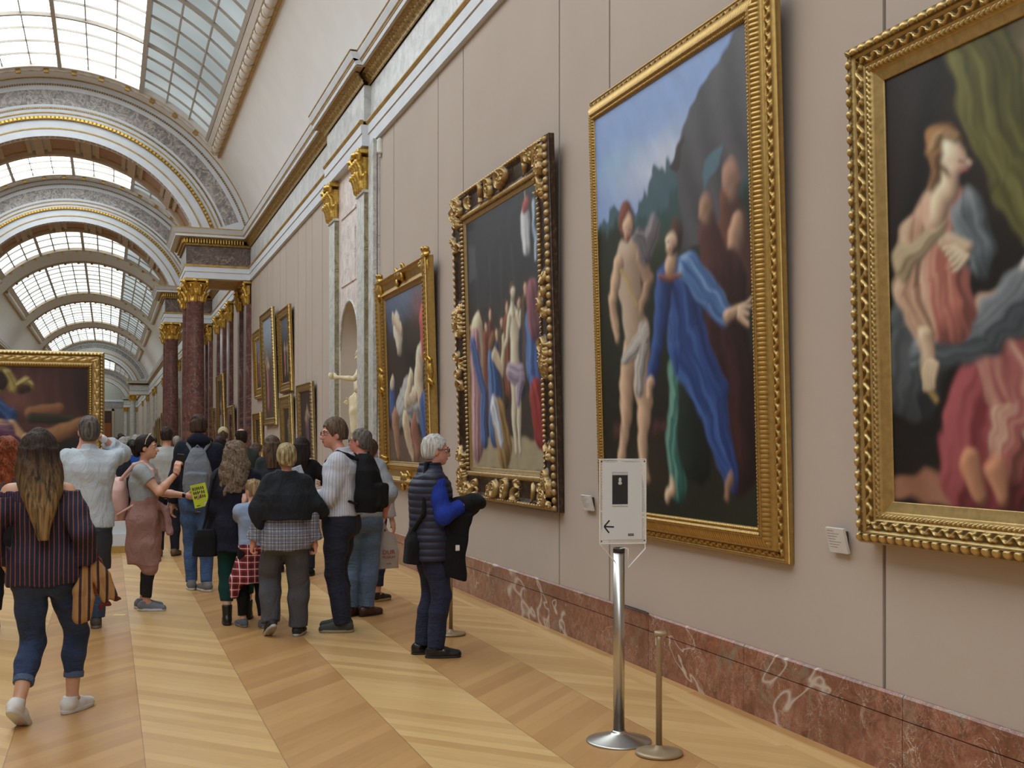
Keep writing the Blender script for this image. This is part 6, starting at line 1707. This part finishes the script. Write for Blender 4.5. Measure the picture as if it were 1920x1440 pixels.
# ---- J
J_ = Person((1.90, 9.63), 62, 1.83, 'm', 1.12, feet=((-.09, -.04, 12, 0), (.10, .02, 0, 0)), hands=(((-.10, .26, 1.14), (-.7, -1, -.3)), ((.12, .30, 1.18), (.5, -1, -.3))), head=(34, -2, 0), hoff=(.01, .055), lean=(0, -.01),
            skin=(204, 142, 122), h=.008, face=True, hand_pose=(dict(dir=(.3, 1, .1), palm=(.4, 0, -1), curl=.7), dict(dir=(-.1, 1, .3), palm=(-1, 0, 0), curl=.6)),
            label='man with glasses in a white striped shirt and dark jeans, wearing a black backpack')
J_.top(stripes('white_striped_shirt', (190, 192, 202), (158, 162, 178), .016, .25, 'round', wob=.004), off=.028, sleeve=1.45, hem=1.0, collar=True, folds=.0048, sl_off=.03, cuff=True)
J_.pants(denim('dark_indigo_denim', (26, 32, 54), .6), off=.018, cuffz=-.01, ankle=.078, knee=.080); J_.shoes(plain('dark_grey_suede', srgb(58, 58, 54), .8), plain('beige_sole', srgb(140, 128, 104), .7))
S = Solid(.007); c = J_.pel; S.loft([(1.0, c[0], c[1], .19, .142), (1.035, c[0], c[1], .19, .142)], k=.004, n=2.3); J_.part('belt', S, plain('black_belt', (.01, .01, .01), .4))
J_.short_hair(hair_mat('grey_brown_hair', (58, 46, 38), (112, 92, 76)), .014, -.045, seed=16, amp=.008, front=.074, top=.014)
J_.glasses(plain('dark_red_glasses', srgb(50, 16, 18), .3))
backpack(J_, BLACKF, 'black backpack on the man in the white striped shirt', .16, .25, .115, 1.28, -.23)
S = Solid(.0035); pc = J_.palm_c[1]; S.box(pc[0] + V3(.0, .03, .10), (.006, .055, .12), rotm(.5, -.35), rd=.004, k=.002); J_.item('papers', S, plain('printed_leaflets', srgb(176, 178, 190), .7, var=.3, scale=30), 'folded papers held by the man with glasses in the white shirt', 'papers')

# ---- K
K_ = Person((2.24, 10.41), 2, 1.76, 'm', 1.06, feet=((-.10, -.02, -50, 0), (.04, -.06, -62, 0)), hands=(((-.27, .06, .85), (-.4, -1, 0)), ((.235, .02, .95), (.3, -1, 0))), head=(52, 0, 0), skin=(200, 128, 110), h=.009, face=True,
            hand_pose=({}, dict(curl=1.1)), label='man in a grey sweater and light blue jeans, head turned left, carrying a plastic bag')
K_.top(cloth('pale_grey_sweater', srgb(146, 150, 156)), off=.028, sleeve=1.35, hem=.93, name='sweater', folds=.0048, collar=True, sl_off=.026)
K_.pants(denim('light_blue_denim', (104, 128, 160), .6), off=.018, cuffz=-.005, ankle=.068, knee=.08); K_.shoes(plain('dark_brown_leather', srgb(66, 38, 30), .4), DARK_SOLE, 'dress')
K_.short_hair(hair_mat('greying_short_hair', (62, 56, 50), (120, 112, 104)), .009, -.07, seed=18); K_.glasses()
S = Solid(.006); pc = K_.palm_c[1][0] + V3(.035, 0, 0)
S.loft([(.42, pc[0] + .03, pc[1], .125, .06), (.60, pc[0] + .03, pc[1], .115, .065), (.72, pc[0] + .03, pc[1], .085, .04), (.78, pc[0] + .02, pc[1], .03, .02)], k=.01, n=2.4)
S.chain([(pc[0] + .06, pc[1], .72), (pc[0], pc[1], .85), (pc[0] - .03, pc[1], .72)], [.012, .012, .012], k=.01)
bagm = N('milky_plastic'); bagm.bump(bagm.noise(bagm.coord(), 14, 4, .6, 1), .6, .02); bagm = bagm.done(srgb(176, 166, 158), .35, 0, Alpha=.93)
o = K_.item('carrier_bag', S, bagm, 'milky plastic carrier bag with red lettering held by the man in light jeans', 'bag', .006)
RED_PR = plain('red_print', srgb(150, 50, 62), .6)
for txt, sz, dz in (('DUR', .06, .565), ('MUSEUM', .032, .525), ('musée', .02, .47)):
    q = lettering(txt, sz, (pc[0] + .03, pc[1] - .075, dz), (PI / 2, 0, 0), RED_PR, o, ext=.001)
S = Solid(.0025); S.box((pc[0] - .05, pc[1] - .05, .86), (.035, .003, .06), rotm(.2, .2, .4), rd=.003, k=.002); K_.item('ticket_card', S, plain('white_leaflet', srgb(196, 202, 214), .6), 'white leaflet held above the plastic carrier bag', 'leaflet')

# ---- L
L_ = Person((2.50, 11.25), -30, 1.66, 'f', 1.0, feet=((-.10, 0, 0, 0), (.08, .04, -30, 0)), head=(-20, 0, 0), skin=(206, 156, 132), h=.010, label='brown-haired woman mostly hidden behind the man in the grey sweater')
L_.top(cloth('pale_blouse', srgb(176, 170, 170)), off=.02, sleeve=1.8, hem=.95); L_.pants(denim('navy_jeans', (34, 46, 84), .6), off=.014); L_.shoes(plain('black_leather', srgb(22, 20, 20), .35), plain('pale_gum_sole', srgb(176, 156, 124), .7))
L_.long_hair(hair_mat('mid_brown_hair', (52, 34, 26), (104, 72, 54)), .28, .10, .07, .3, seed=2)

# ---- M
M_ = Person((2.32, 8.28), -96, 1.69, 'm', 1.12, feet=((-.08, -.05, 4, 0), (.095, .03, -8, 0)), hands=(((-.06, .27, 1.17), (-.8, -1, -.4)), ((.13, .27, 1.17), (.6, -.8, -.9))), head=(0, -5, 0), hoff=(0, .02), lean=(0, -.0), skin=(206, 150, 134), h=.0075, face=True,
            hand_pose=(dict(dir=(.3, 1, 0), palm=(.3, 0, -1), curl=.7), dict(dir=(-.3, 1, 0), palm=(-.3, 0, -1), curl=.9)), label='white-haired man with glasses in a navy quilted vest, facing the paintings in profile')
M_.top(cloth('royal_blue_shirt', srgb(34, 56, 150)), off=.022, sleeve=1.7, hem=.95, name='shirt', folds=.0048, sl_off=.026)
n = N('navy_quilted_nylon'); v = n.coord(); z = n.n('ShaderNodeSeparateXYZ', {0: v}).outputs[2]
q = n.math('ADD', n.math('MULTIPLY', n.math('ABSOLUTE', n.math('SINE', n.math('MULTIPLY', z, PI / .052))), 1.0), n.math('MULTIPLY', n.noise(v, 30, 3), .35)); n.bump(q, .6, .008)
QUILT = n.done(srgb(26, 30, 54), .6)
def quiltwave(V):
    W = V.copy(); c = M_.cen(1.1); d = V[:, :2] - c[:2]; d = d / (np.linalg.norm(d, axis=1, keepdims=True) + 1e-6); a = .0045 * np.abs(np.sin(V[:, 2] * PI / .052)) ** .6; W[:, :2] += d * a[:, None]; return W
S = Solid(.007); tab = [(z_, rx, ry) for z_, rx, ry in M_.T if .78 < z_ < 1.47]
S.loft([(.74, 0, 0, .215, .165)] + [(z_ * M_.k, *(M_.cen(z_ * M_.k)[:2]), rx * 1.12 + .034, ry * 1.12 + .034) for z_, rx, ry in tab if z_ > .85], k=.03)
for i in (0, 1): S.cap(M_.sc + V3(0, 0, .02), M_.sc + (M_.sh[i] - M_.sc) * .95, .085, .088, k=.04)
c0 = M_.nb; S.loft([(c0[2] - .03, c0[0], c0[1], .10, .10), (c0[2] + .055, c0[0], c0[1] + .005, .080, .080)], k=.01, n=2); S.ell(c0 + V3(0, .01, .07), (.066, .066, .05), k=.006, mode='s')
link('quilted_vest', S.mesh('quilted_vest', wave=quiltwave), QUILT, M_.root, True)
M_.pants(denim('navy_trousers', (28, 36, 66), .7), off=.016, cuffz=-.01, ankle=.066, knee=.074); M_.shoes(plain('polished_black_leather', (.008, .008, .009), .22), DARK_SOLE, 'dress')
M_.short_hair(hair_mat('white_hair', (150, 146, 142), (214, 212, 208)), .013, -.075, seed=20, amp=.005, front=.060); M_.glasses()
S = Solid(.008); S.ell((.10, .31, 1.17), (.10, .115, .072), k=.02); S.ell((.08, .19, 1.14), (.09, .08, .06), k=.03)
S.loft([(.60, .16, .15, .04, .07), (.75, .16, .14, .05, .10), (1.0, .14, .15, .06, .11), (1.10, .12, .18, .07, .11)], k=.04)
o = M_.item('folded_jacket', S, BLACKF, 'black jacket draped over the white-haired man\'s forearm', 'jacket', .011, 9, (45, 45, 35))
S = Solid(.003); S.box((.218, .17, .84), (.004, .016, .022), rd=.003, k=.002); link('care_label', S.mesh('care_label'), plain('white_card', srgb(205, 203, 200), .6), o, True)
S = Solid(.008); S.loft([(.69, .06, -.235, .13, .06), (.86, .06, -.25, .12, .06), (.95, .05, -.24, .09, .045), (.99, .05, -.23, .05, .03)], k=.02, n=3, R=rotm(0, -.12), o=(0, 0, 0))
S.chain([(.10, -.18, .92), (.205, -.09, 1.10), (.19, -.07, 1.3), (.10, -.05, 1.47), (-.02, .05, 1.47)], [.016] * 5, k=.008)
M_.item('messenger_bag', S, BLACKF, 'black messenger bag at the white-haired man\'s hip', 'bag', .003)

# ---- middle-distance visitors
def simple(xy, phi, H, sex, label, topc, pantc, hairf, group=None, h=.012, arms=None, girth=1.0, coat=False, skin=(196, 150, 126), head=(0, 0, 0), name='jacket'):
    p = Person(xy, phi, H, sex, girth, head=head, skin=skin, h=h, label=label, group=group, hands=arms or (((-.24, .04, .82 * H / 1.75), (-.4, -1, 0)), ((.24, .04, .82 * H / 1.75), (.4, -1, 0))))
    p.top(topc, off=.026, sleeve=1.9, hem=(.72 if coat else .92) * H / 1.75, name=name, folds=.0048); p.pants(pantc, off=.014, h=h, cuffz=.0); p.shoes(BLACKF, DARK_SOLE, h=.010)
    hairf(p); return p
bh = hair_mat('brown_bob_hair', (48, 36, 30), (104, 82, 64)); dh = hair_mat('very_dark_hair', (20, 14, 14), (48, 36, 32)); gh = hair_mat('grey_hair', (110, 106, 104), (170, 166, 160)); DK = cloth('dark_denim_cloth', srgb(34, 36, 48))
simple((1.93, 14.19), -5, 1.70, 'f', 'woman with shoulder-length brown hair in a charcoal jacket, behind the blond person', cloth('charcoal_jacket', srgb(44, 48, 54)), DK, lambda p: p.long_hair(bh, .28, .115, .08, .2, seed=21, thick=.022))
N2 = simple((2.21, 13.66), -12, 1.68, 'f', 'dark-haired woman in a black top between the blond person and the man with glasses', BLACKF, DK, lambda p: p.long_hair(dh, .27, .11, .075, .3, seed=22), arms=(((-.22, .1, .85), (-.4, -1, 0)), ((.25, .22, 1.12), (.8, -1, -.3))))
simple((1.55, 16.98), -20, 1.70, 'm', 'black-haired visitor in a pink top beyond the grey backpack', cloth('pink_top', srgb(196, 140, 150)), DK, lambda p: p.short_hair(dh, .016, -.08, seed=23))
pb = simple((1.93, 20.57), -10, 1.88, 'm', 'tall visitor in a beige knitted hat in front of the red pilasters', cloth('beige_jacket', srgb(150, 140, 120)), DK, lambda p: p.short_hair(bh, .010, -.07, seed=24))
S = Solid(.012); S.ell(pb.hp(0, -.012, .035), V3(.095, .115, .11), pb.HR, cuts=[(pb.hp(0, 0, .0), (0, .3, -1))]); pb.part('knitted_hat', S, plain('beige_knit', srgb(176, 164, 130), .9, bump=.6, bscale=60))
simple((1.79, 16.36), 12, 1.82, 'm', 'balding dark-haired man behind the woman with wavy hair', cloth('dark_green_jacket', srgb(50, 56, 52)), DK, lambda p: p.short_hair(dh, .010, -.08, seed=25, bald=True))
simple((1.44, 26.05), 0, 1.74, 'm', 'grey-haired man far off beside the second red column', cloth('grey_shirt', srgb(130, 134, 140)), DK, lambda p: p.short_hair(gh, .014, -.08, seed=26), h=.015)
simple((2.36, 19.35), -60, 1.60, 'f', 'visitor in a pale green top, seen between the wavy-haired woman and the brown-haired woman', cloth('pale_green_top', srgb(150, 166, 150)), DK, lambda p: p.long_hair(bh, .25, .11, .07, .2, seed=27), h=.013)
crowd = [((.03, 31.88), 10, 1.72, 'm', (40, 38, 44)), ((.11, 25.47), 0, 1.66, 'f', (30, 60, 120)), ((.15, 20.14), 5, 1.62, 'f', (40, 44, 60)), ((.29, 27.53), -8, 1.78, 'm', (36, 34, 36)), ((.26, 21.16), -4, 1.70, 'f', (24, 28, 44)),
         ((.48, 29.59), 14, 1.74, 'm', (110, 40, 44)), ((.38, 20.3), -10, 1.66, 'm', (30, 72, 150)), ((.56, 25.31), 0, 1.76, 'f', (120, 122, 136)), ((.87, 34.76), 20, 1.8, 'm', (30, 30, 34)), ((.43, 44.49), 0, 1.9, 'm', (60, 40, 40)),
         ((1.56, 41.96), 8, 1.75, 'm', (40, 42, 50)), ((2.29, 27.88), -30, 1.70, 'f', (90, 80, 74)), ((.34, 53.0), 0, 1.76, 'f', (50, 44, 44))]
where = ['far visitor in dark clothes, leftmost of the distant crowd', 'far visitor with a blue top in the distant crowd', 'visitor with long light-brown hair in the crowd left of the woman with the phone', 'far visitor in black behind the long-haired one',
         'dark-haired visitor in a navy top with a dark red bag in the crowd', 'far visitor in a dark red jacket', 'visitor in a bright blue top in the crowd', 'visitor in a patterned grey top beside the bright blue one', 'distant dark figure near the centre of the hall', 'distant tall figure in front of the far door',
         'distant figure beyond the second red column', 'visitor among the red pilasters', 'most distant figure near the far door']
for i, ((xy, ph, Ht, sx, tc), lb) in enumerate(zip(crowd, where)):
    hf = (lambda p: p.short_hair([dh, bh, gh][i % 3], .012, -.07, seed=i)) if sx == 'm' else (lambda p: p.long_hair([bh, gh, dh][i % 3], .28, .11, .07, .3, seed=i))
    simple(xy, ph, Ht, sx, lb, cloth('crowd_cloth_%d' % i, srgb(*tc)), DK, hf, h=.016, coat=i % 2 == 0)

# ------------------------------------------------------------------ statue in the niche
ST = Person((3.86, 17.74), 88, 1.86, 'm', 1.0, feet=((-.10, .06, 10, 0), (.12, -.06, -10, 0)), hands=(((-.22, .46, 1.36), (-1, -.3, -.6)), ((.12, .20, 1.02), (.8, -1, 0))), head=(10, -10, 0), h=.010, skin=(206, 196, 164), label='x', face=False)
ST.root.name = 'statue'; ST.root.data.name = 'statue'; tag(ST.root, 'cream marble statue of a draped figure with outstretched arm in the wall niche', 'statue')
MARB = plain('cream_statue_marble', srgb(222, 208, 172), .45, var=.04); ST.root.data.materials.clear(); ST.root.data.materials.append(MARB); ST.root.location.z = 1.28
S = Solid(.012); c = ST.pel; S.loft([(.12, c[0], c[1], .17, .13), (.6, c[0], c[1], .17, .13), (1.0, c[0], c[1], .19, .14), (1.12, c[0], c[1], .16, .12)], k=.03); S.chain([(.05, .16, 1.02), (-.05, .17, .85), (-.08, .15, .5)], [.07, .06, .05], k=.03); S.chain([ST.sh[1] + V3(0, 0, .03), (0, .12, 1.35), (-.12, .12, 1.15)], [.07, .06, .06], k=.04)
ST.part('drapery', S, MARB, .018, 3, None, (26, 26, 12)); S = Solid(.010); S.ell(ST.hp(0, -.02, .03), V3(.10, .115, .11)); ST.part('curled_hair', S, MARB, .012, 6, None, (70, 70, 70))
S = Solid(.012); S.box((0, 0, -.12), (.22, .20, .12), rd=.01); ST.part('pedestal', S, MARB)
S = Solid(.010); S.ell(ST.wr[0] + V3(0, .10, .03), (.035, .04, .05)); ST.part('held_mask', S, MARB, .01)
